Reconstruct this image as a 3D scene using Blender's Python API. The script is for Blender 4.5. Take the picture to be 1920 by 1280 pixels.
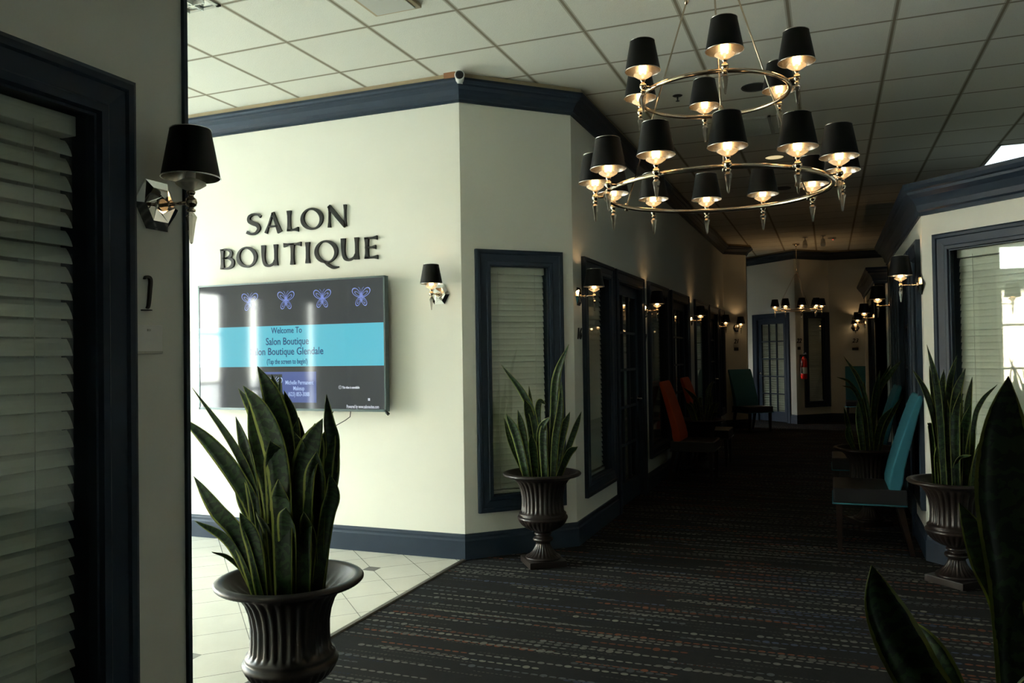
import bpy, bmesh, math, random
from mathutils import Vector, Matrix
random.seed(7)
PI = math.pi
SC = bpy.context.scene
COL = SC.collection
for _o in list(bpy.data.objects):
    bpy.data.objects.remove(_o)

# ------------------------------------------------------------------ camera
YAW, PITCH, ROLL, FPX = math.radians(21.477), math.radians(0.9655), math.radians(-0.8723), 1506.4
cy_, sy_, cp_, sp_ = math.cos(YAW), math.sin(YAW), math.cos(PITCH), math.sin(PITCH)
fwd = Vector((-sy_*cp_, cy_*cp_, sp_)); rgt = Vector((cy_, sy_, 0)); upv = rgt.cross(fwd)
r2 = rgt*math.cos(ROLL) + upv*math.sin(ROLL)
u2 = -rgt*math.sin(ROLL) + upv*math.cos(ROLL)
cam_data = bpy.data.cameras.new('camera'); cam = bpy.data.objects.new('camera', cam_data); COL.objects.link(cam)
cam.matrix_world = Matrix(((r2.x, u2.x, -fwd.x, 0), (r2.y, u2.y, -fwd.y, 0), (r2.z, u2.z, -fwd.z, 1.5), (0, 0, 0, 1)))
cam_data.sensor_width = 36.0; cam_data.lens = FPX/1920*36.0
cam_data.clip_start = 0.05; cam_data.clip_end = 200
SC.camera = cam

# ------------------------------------------------------------------ world, view, render quality
SKY = 35.0
world = bpy.data.worlds.new('sky'); SC.world = world; world.use_nodes = True
wn = world.node_tree; wn.nodes.clear()
wo = wn.nodes.new('ShaderNodeOutputWorld'); wb = wn.nodes.new('ShaderNodeBackground')
wtc = wn.nodes.new('ShaderNodeTexCoord'); wsx = wn.nodes.new('ShaderNodeSeparateXYZ'); wr = wn.nodes.new('ShaderNodeValToRGB')
wr.color_ramp.elements[0].position = 0.0; wr.color_ramp.elements[0].color = (1.0, 0.97, 0.88, 1)
wr.color_ramp.elements[1].position = 0.6; wr.color_ramp.elements[1].color = (0.62, 0.82, 1.0, 1)
wn.links.new(wtc.outputs['Generated'], wsx.inputs[0]); wn.links.new(wsx.outputs['Z'], wr.inputs[0])
wn.links.new(wr.outputs[0], wb.inputs['Color']); wb.inputs['Strength'].default_value = SKY
wn.links.new(wb.outputs[0], wo.inputs[0])
SC.view_settings.view_transform = 'Standard'; SC.view_settings.look = 'None'
SC.view_settings.exposure = 0.0; SC.view_settings.gamma = 1.0; SC.view_settings.use_curve_mapping = False
SC.cycles.use_denoising = True
SC.cycles.max_bounces = 10; SC.cycles.diffuse_bounces = 6; SC.cycles.glossy_bounces = 5
SC.cycles.transparent_max_bounces = 24; SC.cycles.transmission_bounces = 8
SC.cycles.caustics_reflective = False; SC.cycles.caustics_refractive = False
SC.cycles.sample_clamp_indirect = 60.0
def portal(name, loc, rot, sx, sy):      # tells the renderer where sky light comes in; adds no light of its own
    l = bpy.data.lights.new(name, 'AREA'); l.shape = 'RECTANGLE'; l.size = sx; l.size_y = sy; l.cycles.is_portal = True
    o = bpy.data.objects.new(name, l); COL.objects.link(o); o.location = loc; o.rotation_euler = rot
sun_d = bpy.data.lights.new('sun', 'SUN'); sun_d.energy = 225.0; sun_d.angle = 0.009; sun_d.color = (1.0, 0.98, 0.95)
sun = bpy.data.objects.new('sun', sun_d); COL.objects.link(sun); sun.location = (10, -4, 12)
sun.rotation_euler = Vector((-0.62, 0.30, -0.80)).to_track_quat('-Z', 'Y').to_euler()
portal('sky_portal_storefront', (-8.62, 3.07, 1.65), (0, -PI/2, 0), 3.2, 4.6)
portal('sky_portal_side_door', (4.97, 1.45, 1.2), (0, PI/2, 0), 2.1, 2.1)
portal('sky_portal_far_door', (-3.32, 16.79, 1.0), (0, -PI/2, 0), 2.0, 0.26)

# ------------------------------------------------------------------ materials
def new_mat(name):
    m = bpy.data.materials.new(name); m.use_nodes = True
    return m, m.node_tree, m.node_tree.nodes['Principled BSDF']
def simple(name, col, rough=0.5, metal=0.0, spec=0.5, emis=None, es=0.0, noise=0.0, nscale=30.0, bump=0.0, coat=0.0):
    m, t, b = new_mat(name)
    b.inputs['Base Color'].default_value = (*col, 1); b.inputs['Roughness'].default_value = rough
    b.inputs['Metallic'].default_value = metal; b.inputs['Specular IOR Level'].default_value = spec
    b.inputs['Coat Weight'].default_value = coat
    if emis: b.inputs['Emission Color'].default_value = (*emis, 1); b.inputs['Emission Strength'].default_value = es
    if noise or bump:
        tc = t.nodes.new('ShaderNodeTexCoord'); n = t.nodes.new('ShaderNodeTexNoise'); n.inputs['Scale'].default_value = nscale
        n.inputs['Detail'].default_value = 4
        t.links.new(tc.outputs['Object'], n.inputs['Vector'])
        if noise:
            mx = t.nodes.new('ShaderNodeMixRGB'); mx.blend_type = 'MULTIPLY'; mx.inputs[0].default_value = 1.0
            mx.inputs[1].default_value = (*col, 1)
            r = t.nodes.new('ShaderNodeMapRange'); r.inputs['To Min'].default_value = 1-noise; r.inputs['To Max'].default_value = 1+noise
            t.links.new(n.outputs['Fac'], r.inputs['Value']); t.links.new(r.outputs[0], mx.inputs[2]); t.links.new(mx.outputs[0], b.inputs['Base Color'])
        if bump:
            bp = t.nodes.new('ShaderNodeBump'); bp.inputs['Strength'].default_value = bump; bp.inputs['Distance'].default_value = 0.004
            t.links.new(n.outputs['Fac'], bp.inputs['Height']); t.links.new(bp.outputs[0], b.inputs['Normal'])
    return m
class NG:   # small helper to chain math nodes
    def __init__(s, t): s.t = t
    def m(s, op, a, b=None, c=None):
        n = s.t.nodes.new('ShaderNodeMath'); n.operation = op
        for i, v in enumerate((a, b, c)):
            if v is None: continue
            if isinstance(v, (int, float)): n.inputs[i].default_value = v
            else: s.t.links.new(v, n.inputs[i])
        return n.outputs[0]
    def mix(s, f, a, b):
        n = s.t.nodes.new('ShaderNodeMixRGB')
        for i, v in enumerate((f, a, b)):
            if isinstance(v, (int, float)): n.inputs[i].default_value = v
            elif isinstance(v, tuple): n.inputs[i].default_value = (*v, 1)
            else: s.t.links.new(v, n.inputs[i])
        return n.outputs[0]
    def white(s, x, y):
        c = s.t.nodes.new('ShaderNodeCombineXYZ'); s.t.links.new(x, c.inputs[0])
        if y is not None: s.t.links.new(y, c.inputs[1])
        w = s.t.nodes.new('ShaderNodeTexWhiteNoise'); w.noise_dimensions = '2D'; s.t.links.new(c.outputs[0], w.inputs['Vector'])
        return w
    def pos(s):
        g = s.t.nodes.new('ShaderNodeNewGeometry'); x = s.t.nodes.new('ShaderNodeSeparateXYZ'); s.t.links.new(g.outputs['Position'], x.inputs[0])
        return g.outputs['Position'], x.outputs[0], x.outputs[1], x.outputs[2]
    def noise(s, vec, scale, detail=3):
        n = s.t.nodes.new('ShaderNodeTexNoise'); n.inputs['Scale'].default_value = scale; n.inputs['Detail'].default_value = detail
        s.t.links.new(vec, n.inputs['Vector']); return n.outputs['Fac']
    def bump(s, h, b, st=0.5, d=0.003):
        n = s.t.nodes.new('ShaderNodeBump'); n.inputs['Strength'].default_value = st; n.inputs['Distance'].default_value = d
        s.t.links.new(h, n.inputs['Height']); s.t.links.new(n.outputs[0], b.inputs['Normal'])

M = {}
M['wall'] = simple('painted_wall', (0.745, 0.75, 0.685), 0.75, spec=0.25, noise=0.02, nscale=3, bump=0.05)
M['navy'] = simple('navy_trim_paint', (0.024, 0.037, 0.058), 0.45, spec=0.22, noise=0.12, nscale=8)
M['tan'] = simple('tan_edge', (0.42, 0.34, 0.22), 0.6)
M['bronze'] = simple('dark_bronze', (0.018, 0.012, 0.010), 0.36, metal=0.15, spec=0.45, noise=0.25, nscale=40)
M['soil'] = simple('potting_soil', (0.006, 0.0045, 0.0035), 1.0, spec=0.05, noise=0.5, nscale=60, bump=0.8)
M['chrome'] = simple('polished_nickel', (0.80, 0.76, 0.70), 0.08, metal=1.0)
M['brass'] = simple('warm_nickel', (0.62, 0.52, 0.40), 0.16, metal=1.0)
M['mirror'] = simple('bevelled_mirror', (0.85, 0.85, 0.85), 0.03, metal=1.0)
M['shade_out'] = simple('black_shade_card', (0.004, 0.004, 0.0045), 0.5, spec=0.22)
M['shade_in'] = simple('silver_foil_lining', (0.42, 0.37, 0.30), 0.24, metal=0.95)
M['rim'] = simple('silver_shade_rim', (0.7, 0.68, 0.64), 0.2, metal=1.0)
M['black'] = simple('black_plastic', (0.012, 0.012, 0.013), 0.4)
M['letter'] = simple('black_acrylic', (0.008, 0.008, 0.008), 0.32, spec=0.35)
M['blind'] = simple('faux_wood_slat', (0.72, 0.72, 0.64), 0.45)
M['cord'] = simple('blind_cord', (0.55, 0.54, 0.48), 0.7)
M['teal'] = simple('teal_fabric', (0.022, 0.15, 0.21), 0.8, noise=0.1, nscale=200)
M['orange'] = simple('orange_fabric', (0.55, 0.075, 0.018), 0.8, noise=0.1, nscale=200)
M['seat'] = simple('dark_vinyl', (0.016, 0.015, 0.017), 0.42)
M['wood'] = simple('espresso_wood', (0.020, 0.010, 0.007), 0.35)
M['red'] = simple('red_enamel', (0.55, 0.015, 0.012), 0.3)
M['label'] = simple('pale_label', (0.6, 0.6, 0.55), 0.5)
M['white'] = simple('white_plastic', (0.75, 0.75, 0.72), 0.4)
M['vent'] = simple('vent_metal', (0.5, 0.5, 0.45), 0.5)
M['ventdark'] = simple('dark_grille', (0.03, 0.03, 0.03), 0.6)
M['alu'] = simple('storefront_aluminium', (0.05, 0.06, 0.065), 0.4, metal=0.4)
M['asphalt'] = simple('parking_lot', (0.22, 0.21, 0.20), 0.9, noise=0.2, nscale=2)
M['stucco'] = simple('stucco', (0.45, 0.36, 0.26), 0.9, noise=0.1, nscale=2)
M['bulb'] = simple('lit_candle_sleeve', (0.9, 0.8, 0.6), 0.4, emis=(1.0, 0.66, 0.32), es=15.0)
M['bulboff'] = simple('unlit_candle_sleeve', (0.75, 0.72, 0.62), 0.3)
M['lightpanel'] = simple('daylight_panel', (0.8, 0.85, 0.9), 0.5, emis=(0.80, 0.95, 1.0), es=1.6)
M['canlight'] = simple('recessed_lamp', (0.8, 0.7, 0.5), 0.5, emis=(1.0, 0.80, 0.42), es=0.75)
M['led'] = simple('red_led', (0.5, 0.0, 0.0), 0.5, emis=(1.0, 0.05, 0.03), es=4.0)
M['louver'] = simple('louvre_reflector', (0.75, 0.76, 0.74), 0.25, metal=0.7)

def glass_mat(name, tint, ior=1.5, boost=1.0, frost=0.0):
    m = bpy.data.materials.new(name); m.use_nodes = True; t = m.node_tree; t.nodes.clear()
    o = t.nodes.new('ShaderNodeOutputMaterial'); mx = t.nodes.new('ShaderNodeMixShader')
    tr = t.nodes.new('ShaderNodeBsdfTransparent'); tr.inputs[0].default_value = (*tint, 1)
    gl = t.nodes.new('ShaderNodeBsdfGlossy'); gl.inputs['Roughness'].default_value = 0.02
    lw = t.nodes.new('ShaderNodeLayerWeight'); lw.inputs['Blend'].default_value = 0.5
    f0 = ((ior-1)/(ior+1))**2*boost; pw = t.nodes.new('ShaderNodeMath'); pw.operation = 'POWER'; pw.inputs[1].default_value = 5.0
    t.links.new(lw.outputs['Facing'], pw.inputs[0])
    k = t.nodes.new('ShaderNodeMath'); k.operation = 'MULTIPLY_ADD'; k.inputs[1].default_value = 1-f0; k.inputs[2].default_value = f0; k.use_clamp = True
    t.links.new(pw.outputs[0], k.inputs[0]); t.links.new(k.outputs[0], mx.inputs[0]); t.links.new(tr.outputs[0], mx.inputs[1]); t.links.new(gl.outputs[0], mx.inputs[2])
    if frost:      # cut facets also scatter a little of the candle light
        df = t.nodes.new('ShaderNodeBsdfDiffuse'); df.inputs[0].default_value = (.95, .9, .8, 1); tl = t.nodes.new('ShaderNodeBsdfTranslucent'); tl.inputs[0].default_value = (.95, .9, .8, 1)
        m1 = t.nodes.new('ShaderNodeMixShader'); m2 = t.nodes.new('ShaderNodeMixShader'); m2.inputs[0].default_value = frost
        t.links.new(df.outputs[0], m1.inputs[1]); t.links.new(tl.outputs[0], m1.inputs[2]); t.links.new(mx.outputs[0], m2.inputs[1]); t.links.new(m1.outputs[0], m2.inputs[2]); t.links.new(m2.outputs[0], o.inputs[0])
    else: t.links.new(mx.outputs[0], o.inputs[0])
    return m
M['glass'] = glass_mat('window_glass', (0.93, 0.96, 0.94), 1.5, 1.8)
M['crystal'] = glass_mat('cut_crystal', (0.60, 0.57, 0.52), 1.9, 2.8, .06)
M['crystalcup'] = glass_mat('cut_crystal_cup', (0.80, 0.76, 0.68), 1.9, 2.8, .45)

def carpet():
    m, t, b = new_mat('dotted_row_carpet'); g = NG(t); P, X, Y, Z = g.pos()
    def rows(pitch, dotp, thr, seed, hw, hh):
        yy = g.m('ADD', g.m('DIVIDE', Y, pitch), seed); r = g.m('FLOOR', yy); fy = g.m('SUBTRACT', g.m('FRACT', yy), 0.5)
        rnd = g.white(r, g.m('MULTIPLY', r, 1.7)).outputs['Value']
        xx = g.m('ADD', g.m('DIVIDE', X, dotp), g.m('MULTIPLY', rnd, 37.3)); c = g.m('FLOOR', xx); fx = g.m('SUBTRACT', g.m('FRACT', xx), 0.5)
        seg = g.m('FLOOR', g.m('ADD', g.m('DIVIDE', c, 11.0), g.m('MULTIPLY', rnd, 5.0)))
        on = g.m('GREATER_THAN', g.white(seg, r).outputs['Value'], thr)
        big = g.white(c, r)
        sz = g.m('ADD', 0.58, g.m('MULTIPLY', g.m('POWER', big.outputs['Value'], 4.0), 0.95))
        d = g.m('ADD', g.m('POWER', g.m('DIVIDE', fx, hw), 2.0), g.m('POWER', g.m('DIVIDE', fy, g.m('MULTIPLY', sz, hh)), 2.0))
        mask = g.m('MULTIPLY', g.m('LESS_THAN', d, 1.0), on)
        return mask, seg, r
    tw = g.noise(P, 420, 2); tw2 = g.noise(P, 24, 3)
    base = g.mix(tw, (0.008, 0.008, 0.0085), (0.036, 0.035, 0.032))
    base = g.mix(g.m('MULTIPLY', tw2, 0.5), base, (0.009, 0.009, 0.010))
    col = base
    for pitch, dotp, thr, seed, hw, hh, bright in ((0.072, 0.046, 0.40, 0.0, 0.40, 0.17, 0.85), (0.104, 0.046, 0.50, 13.37, 0.42, 0.16, 0.6), (0.046, 0.023, 0.62, 5.21, 0.35, 0.16, 0.25)):
        mask, seg, r = rows(pitch, dotp, thr, seed, hw, hh)
        w = g.white(g.m('ADD', seg, 91.0), r)
        ramp = t.nodes.new('ShaderNodeValToRGB'); ramp.color_ramp.interpolation = 'CONSTANT'
        cs = [(0, (0.17, 0.165, 0.145)), (0.38, (0.10, 0.105, 0.11)), (0.55, (0.21, 0.07, 0.035)), (0.68, (0.23, 0.22, 0.18)), (0.86, (0.07, 0.085, 0.14))]
        e = ramp.color_ramp.elements
        e[0].position = 0; e[0].color = (*[c*bright for c in cs[0][1]], 1); e[1].position = cs[1][0]; e[1].color = (*[c*bright for c in cs[1][1]], 1)
        for p_, c_ in cs[2:]:
            n = e.new(p_); n.color = (*[c*bright for c in c_], 1)
        t.links.new(w.outputs['Value'], ramp.inputs[0])
        wear = g.m('ADD', 0.45, g.m('MULTIPLY', tw, 0.8))
        col = g.mix(g.m('MULTIPLY', mask, wear), col, ramp.outputs[0])
    t.links.new(col, b.inputs['Base Color']); b.inputs['Roughness'].default_value = 0.95; b.inputs['Specular IOR Level'].default_value = 0.1
    g.bump(tw, b, 0.6, 0.004)
    return m
M['carpet'] = carpet()

def tile():
    m, t, b = new_mat('diagonal_beige_tile'); g = NG(t); P, X, Y, Z = g.pos()
    S = 0.44
    u = g.m('DIVIDE', g.m('SUBTRACT', g.m('ADD', X, Y), 1.91), S); v = g.m('DIVIDE', g.m('SUBTRACT', g.m('SUBTRACT', Y, X), 7.12), S)
    def line(a): return g.m('GREATER_THAN', g.m('ABSOLUTE', g.m('SUBTRACT', g.m('FRACT', a), 0.5)), 0.493)
    gr = g.m('MAXIMUM', line(u), line(v))
    # small dark inserts set square to the room at every fourth crossing
    def per(a, o): return g.m('SUBTRACT', g.m('FRACT', g.m('ADD', g.m('DIVIDE', g.m('SUBTRACT', a, o), 4.0), 0.5)), 0.5)
    du = g.m('MULTIPLY', per(u, 0.0), 4*S); dv = g.m('MULTIPLY', per(v, 2.0), 4*S)
    dx = g.m('ABSOLUTE', g.m('SUBTRACT', du, dv)); dy = g.m('ABSOLUTE', g.m('ADD', du, dv)); dm = g.m('MAXIMUM', dx, dy)
    ins = g.m('LESS_THAN', dm, 0.085); insg = g.m('LESS_THAN', dm, 0.098)
    n1 = g.noise(P, 6, 5); n2 = g.noise(P, 60, 3)
    tilec = g.white(g.m('FLOOR', u), g.m('FLOOR', v)).outputs['Value']
    c = g.mix(n1, (0.66, 0.63, 0.53), (0.80, 0.78, 0.69)); c = g.mix(g.m('MULTIPLY', tilec, 0.25), c, (0.60, 0.56, 0.47)); c = g.mix(g.m('MULTIPLY', n2, 0.15), c, (0.42, 0.37, 0.28))
    c = g.mix(g.m('MAXIMUM', gr, insg), c, (0.13, 0.12, 0.10)); c = g.mix(ins, c, (0.19, 0.18, 0.16))
    t.links.new(c, b.inputs['Base Color']); b.inputs['Roughness'].default_value = 0.24; b.inputs['Specular IOR Level'].default_value = 0.5
    g.bump(g.m('SUBTRACT', 1.0, gr), b, 0.3, 0.002)
    return m
M['tile'] = tile()

def ceiling_mat():
    m, t, b = new_mat('acoustic_tile_ceiling'); g = NG(t); P, X, Y, Z = g.pos()
    S = 0.6147
    u = g.m('DIVIDE', g.m('SUBTRACT', X, -3.874), S); v = g.m('DIVIDE', g.m('SUBTRACT', Y, 4.337), S)
    def line(a, w): return g.m('GREATER_THAN', g.m('ABSOLUTE', g.m('SUBTRACT', g.m('FRACT', a), 0.5)), 0.5-w)
    gr = g.m('MAXIMUM', line(u, 0.014), line(v, 0.010)); edge = g.m('MAXIMUM', line(u, 0.030), line(v, 0.024))
    n = g.noise(P, 170, 2); sp = g.m('GREATER_THAN', n, 0.60); n2 = g.noise(P, 1.3, 3)
    tv = g.white(g.m('FLOOR', u), g.m('FLOOR', v)).outputs['Value']
    c = g.mix(g.m('MULTIPLY', sp, 0.35), (0.74, 0.735, 0.66), (0.54, 0.53, 0.47)); c = g.mix(g.m('MULTIPLY', tv, 0.10), c, (0.48, 0.46, 0.38)); c = g.mix(g.m('MULTIPLY', n2, 0.12), c, (0.45, 0.42, 0.33))
    c = g.mix(edge, c, (0.46, 0.44, 0.36)); c = g.mix(gr, c, (0.24, 0.21, 0.15))
    t.links.new(c, b.inputs['Base Color']); b.inputs['Roughness'].default_value = 0.9; b.inputs['Specular IOR Level'].default_value = 0.15
    g.bump(g.m('SUBTRACT', n, edge), b, 0.5, 0.004)
    return m
M['ceiling'] = ceiling_mat()

def leaf_mat():
    m, t, b = new_mat('variegated_leaf'); g = NG(t)
    uv = t.nodes.new('ShaderNodeUVMap'); uv.uv_map = 'leaf'; sx = t.nodes.new('ShaderNodeSeparateXYZ'); t.links.new(uv.outputs[0], sx.inputs[0])
    a = g.m('ABSOLUTE', g.m('SUBTRACT', sx.outputs[0], 0.5)); P, X, Y, Z = g.pos()
    n = g.noise(P, 35, 3)
    band = g.m('FRACT', g.m('ADD', g.m('MULTIPLY', sx.outputs[1], 14.0), g.m('MULTIPLY', n, 2.5)))
    c = g.mix(g.m('GREATER_THAN', band, 0.55), (0.008, 0.020, 0.007), (0.021, 0.048, 0.014))
    c = g.mix(g.m('GREATER_THAN', g.m('ADD', a, g.m('MULTIPLY', g.m('SUBTRACT', n, 0.5), 0.08)), 0.415), c, (0.25, 0.28, 0.065))
    t.links.new(c, b.inputs['Base Color']); b.inputs['Roughness'].default_value = 0.42; b.inputs['Specular IOR Level'].default_value = 0.35
    return m
M['leaf'] = leaf_mat()

# ------------------------------------------------------------------ mesh helpers
class MB:
    def __init__(s): s.v = []; s.f = []; s.mi = []; s.sm = []; s.uv = None; s.fuv = {}
    def add(s, vs, fs, mi=0, smooth=False):
        o = len(s.v); s.v += [tuple(p) for p in vs]
        for f in fs: s.f.append(tuple(i+o for i in f)); s.mi.append(mi); s.sm.append(smooth)
    def box(s, x0, x1, y0, y1, z0, z1, mi=0, mat=None):
        vs = [Vector((x, y, z)) for z in (z0, z1) for y in (y0, y1) for x in (x0, x1)]
        if mat: vs = [mat @ p for p in vs]
        s.add(vs, [(0, 2, 3, 1), (4, 5, 7, 6), (0, 1, 5, 4), (2, 6, 7, 3), (0, 4, 6, 2), (1, 3, 7, 5)], mi)
    def lathe(s, prof, n=32, mi=0, rf=None, center=(0, 0), smooth=True, phase=0.0, mis=None, cap0=False, cap1=False):
        o = len(s.v); k = len(prof)
        for z, r in prof:
            for i in range(n):
                a = phase+2*PI*i/n; rr = rf(a, z, r) if rf else r
                s.v.append((center[0]+rr*math.cos(a), center[1]+rr*math.sin(a), z))
        for j in range(k-1):
            for i in range(n):
                s.f.append((o+j*n+i, o+j*n+(i+1) % n, o+(j+1)*n+(i+1) % n, o+(j+1)*n+i)); s.mi.append(mis[j] if mis else mi); s.sm.append(smooth)
        if cap0: s.f.append(tuple(o+i for i in range(n))[::-1]); s.mi.append(mi); s.sm.append(False)
        if cap1: s.f.append(tuple(o+(k-1)*n+i for i in range(n))); s.mi.append(mi); s.sm.append(False)
    def tube(s, pts, r, n=10, mi=0, closed=False, smooth=True):
        pts = [Vector(p) for p in pts]; o = len(s.v); k = len(pts); ref = None
        for i, p in enumerate(pts):
            a = pts[(i-1) % k] if closed or i > 0 else p; b = pts[(i+1) % k] if closed or i < k-1 else p
            d = (b-a).normalized()
            if ref is None: ref = Vector((0, 0, 1)) if abs(d.z) < 0.9 else Vector((1, 0, 0))
            s1 = d.cross(ref).normalized(); s2 = s1.cross(d).normalized(); ref = s2
            rr = r[i] if isinstance(r, (list, tuple)) else r
            for q in range(n): s.v.append(tuple(p+(s1*math.cos(2*PI*q/n)+s2*math.sin(2*PI*q/n))*rr))
        for i in range(k if closed else k-1):
            j = (i+1) % k
            for q in range(n): s.f.append((o+i*n+q, o+i*n+(q+1) % n, o+j*n+(q+1) % n, o+j*n+q)); s.mi.append(mi); s.sm.append(smooth)
        if not closed:
            s.f.append(tuple(o+q for q in range(n))[::-1]); s.mi.append(mi); s.sm.append(False)
            s.f.append(tuple(o+(k-1)*n+q for q in range(n))); s.mi.append(mi); s.sm.append(False)
    def prism(s, poly, z0, z1, mi=0, mat=None):     # poly in xy, extruded z
        n = len(poly); vs = [Vector((x, y, z0)) for x, y in poly]+[Vector((x, y, z1)) for x, y in poly]
        if mat: vs = [mat @ p for p in vs]
        s.add(vs, [tuple(range(n))[::-1], tuple(range(n, 2*n))]+[(i, (i+1) % n, n+(i+1) % n, n+i) for i in range(n)], mi)
    def mesh(s, name, mats):
        me = bpy.data.meshes.new(name); me.from_pydata(s.v, [], s.f)
        for mm in mats: me.materials.append(mm)
        me.polygons.foreach_set('material_index', s.mi); me.polygons.foreach_set('use_smooth', s.sm)
        bm = bmesh.new(); bm.from_mesh(me); bmesh.ops.recalc_face_normals(bm, faces=bm.faces); bm.to_mesh(me); bm.free()
        me.update(); return me
def link(name, me, parent=None, loc=None, rotz=None):
    o = bpy.data.objects.new(name, me); COL.objects.link(o)
    if parent is not None: o.parent = parent
    if loc is not None: o.location = loc
    if rotz is not None: o.rotation_euler = (0, 0, rotz)
    return o
def obj(name, mb, mats, parent=None, loc=None, rotz=None, bevel=0.0):
    if not isinstance(mats, (list, tuple)): mats = [mats]
    o = link(name, mb.mesh(name, mats), parent, loc, rotz)
    if bevel:
        md = o.modifiers.new('bevel', 'BEVEL'); md.width = bevel; md.segments = 2; md.limit_method = 'ANGLE'
    return o
def tag(o, label, cat, group=None):
    o['label'] = label; o['category'] = cat
    if group: o['group'] = group
    return o
def thing(name, label, cat, loc=(0, 0, 0), rotz=0.0, group=None):
    o = bpy.data.objects.new(name, None); COL.objects.link(o); o.empty_display_size = 0.05
    o.location = loc; o.rotation_euler = (0, 0, rotz)
    return tag(o, label, cat, group)
def struct(o): o['kind'] = 'structure'; return o
def copy_tree(o, parent=None):
    c = o.copy(); COL.objects.link(c)
    if parent is not None: c.parent = parent
    for ch in o.children: copy_tree(ch, c)
    return c
def sweep(mb, path, prof, z0, side, mi=0):
    """profile [(out, z)] carried along an xy path with mitred corners; side +1 = room on the left of travel"""
    P_ = [Vector(p) for p in path]; n = len(P_); rings = []
    for i in range(n):
        d1 = (P_[i]-P_[i-1]).normalized() if i > 0 else (P_[1]-P_[0]).normalized()
        d2 = (P_[i+1]-P_[i]).normalized() if i < n-1 else d1
        n1 = Vector((-d1.y, d1.x))*side; n2 = Vector((-d2.y, d2.x))*side
        mt = (n1+n2).normalized(); k = 1/max(0.3, mt.dot(n1))
        rings.append([(P_[i].x+mt.x*k*o_, P_[i].y+mt.y*k*o_, z0+z_) for o_, z_ in prof])
    m_ = len(prof); vs = [p for r in rings for p in r]; fs = []
    for i in range(n-1):
        for j in range(m_-1): fs.append((i*m_+j, i*m_+j+1, (i+1)*m_+j+1, (i+1)*m_+j))
    fs += [tuple(range(m_)), tuple(range((n-1)*m_, n*m_))]
    mb.add(vs, fs, mi)

# ------------------------------------------------------------------ setting: floor, ceiling, walls
CEIL = 3.57
b = MB(); b.box(-2.52, 6.0, -3.2, 20.5, -0.10, 0.0); b.box(-8.7, -2.52, 5.6, 20.5, -.10, 0); struct(obj('floor_carpet', b, M['carpet']))
b = MB(); b.box(-8.7, -2.52, -2.7, 5.6, -0.10, 0.0); struct(obj('floor_tile', b, M['tile']))
b = MB(); b.add([(-2.545, -1, .0), (-2.538, -1, .007), (-2.512, -1, .007), (-2.505, -1, .0), (-2.545, 5.385, .0), (-2.538, 5.385, .007), (-2.512, 5.385, .007), (-2.505, 5.385, .0)],
             [(0, 1, 5, 4), (1, 2, 6, 5), (2, 3, 7, 6), (0, 3, 2, 1), (4, 5, 6, 7), (0, 4, 7, 3)])
struct(obj('trim_floor_transition', b, simple('bronze_transition', (0.10, 0.08, 0.06), 0.4, metal=0.5)))
b = MB(); b.box(-8.8, 6.2, -3.4, 20.5, CEIL, CEIL+0.1); struct(obj('ceiling', b, M['ceiling']))

def local_frame(p0, p1):
    """x along the wall, y into the wall (away from the room), z up; the room is on the right of p0->p1"""
    p0 = Vector(p0); p1 = Vector(p1); d = (p1-p0); L = d.length; d.normalize(); n = Vector((-d.y, d.x))
    return Matrix(((d.x, n.x, 0, p0.x), (d.y, n.y, 0, p0.y), (0, 0, 1, 0), (0, 0, 0, 1))), L, math.atan2(d.y, d.x)
def wall_run(mb, p0, p1, top, openings=(), th=0.14, depth=0.42):
    T, L, _ = local_frame(p0, p1); s = 0.0
    for (a, c, z0, z1) in sorted(openings):
        if a > s: mb.box(s, a, 0, th, 0, top, mat=T)
        if z0 > 0: mb.box(a, c, 0, th, 0, z0, mat=T)
        mb.box(a, c, 0, th, z1, top, mat=T)
        mb.box(a-.05, c+.05, depth, depth+.03, max(0, z0-.05), z1+.05, mat=T)        # shallow box added behind the opening to stop light leaking through
        mb.box(a-.05, a, th, depth, max(0, z0-.05), z1+.05, mat=T); mb.box(c, c+.05, th, depth, max(0, z0-.05), z1+.05, mat=T)
        mb.box(a, c, th, depth, z1, z1+.05, mat=T)
        mb.box(a, c, th, depth, max(0, z0-.05), max(0.004, z0), mat=T)
        s = c
    if L > s: mb.box(s, L, 0, th, 0, top, mat=T)

WT, WB, CW = 2.295, 0.33, 0.125     # outer top, outer bottom and width of the casings
# wall lines; travel direction keeps the room on the right-hand side
WL = {
 'near': ((-1.86, -3.0), (-1.86, 1.945)),
 'salon': ((-8.5, 5.40), (-2.52, 5.40)),
 'chamfer_left': ((-2.52, 5.40), (-1.86, 6.06)),
 'corridor_left': ((-1.86, 6.06), (-1.86, 15.90)),
 'chamfer_far_left': ((-1.86, 15.90), (-1.477, 16.283)),
 'far_door': ((-2.40, 19.23), (-0.62, 17.45)),
 'far_window': ((-0.62, 17.45), (0.03, 18.10)),
 'far_end': ((0.03, 18.10), (4.0, 18.10)),
 'block_front': ((0.635, 12.60), (4.0, 12.60)),
 'block_side': ((0.635, 16.3), (0.635, 12.60)),
 'corridor_right': ((0.635, 9.95), (0.635, 6.394)),
 'chamfer_right': ((0.635, 6.394), (1.885, 5.144)),
}
def W(name): return WL[name]
OPEN = []   # (wall, kind, s0, s1, z0, z1)
def op(wall, kind, s0, s1, z0=WB, z1=WT): OPEN.append((wall, kind, s0, s1, 0.0 if kind == 'door' else z0, z1))
op('near', 'window', 3.76, 4.739)
op('chamfer_left', 'window', 0.105, 0.832)
y0 = 6.06
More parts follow.
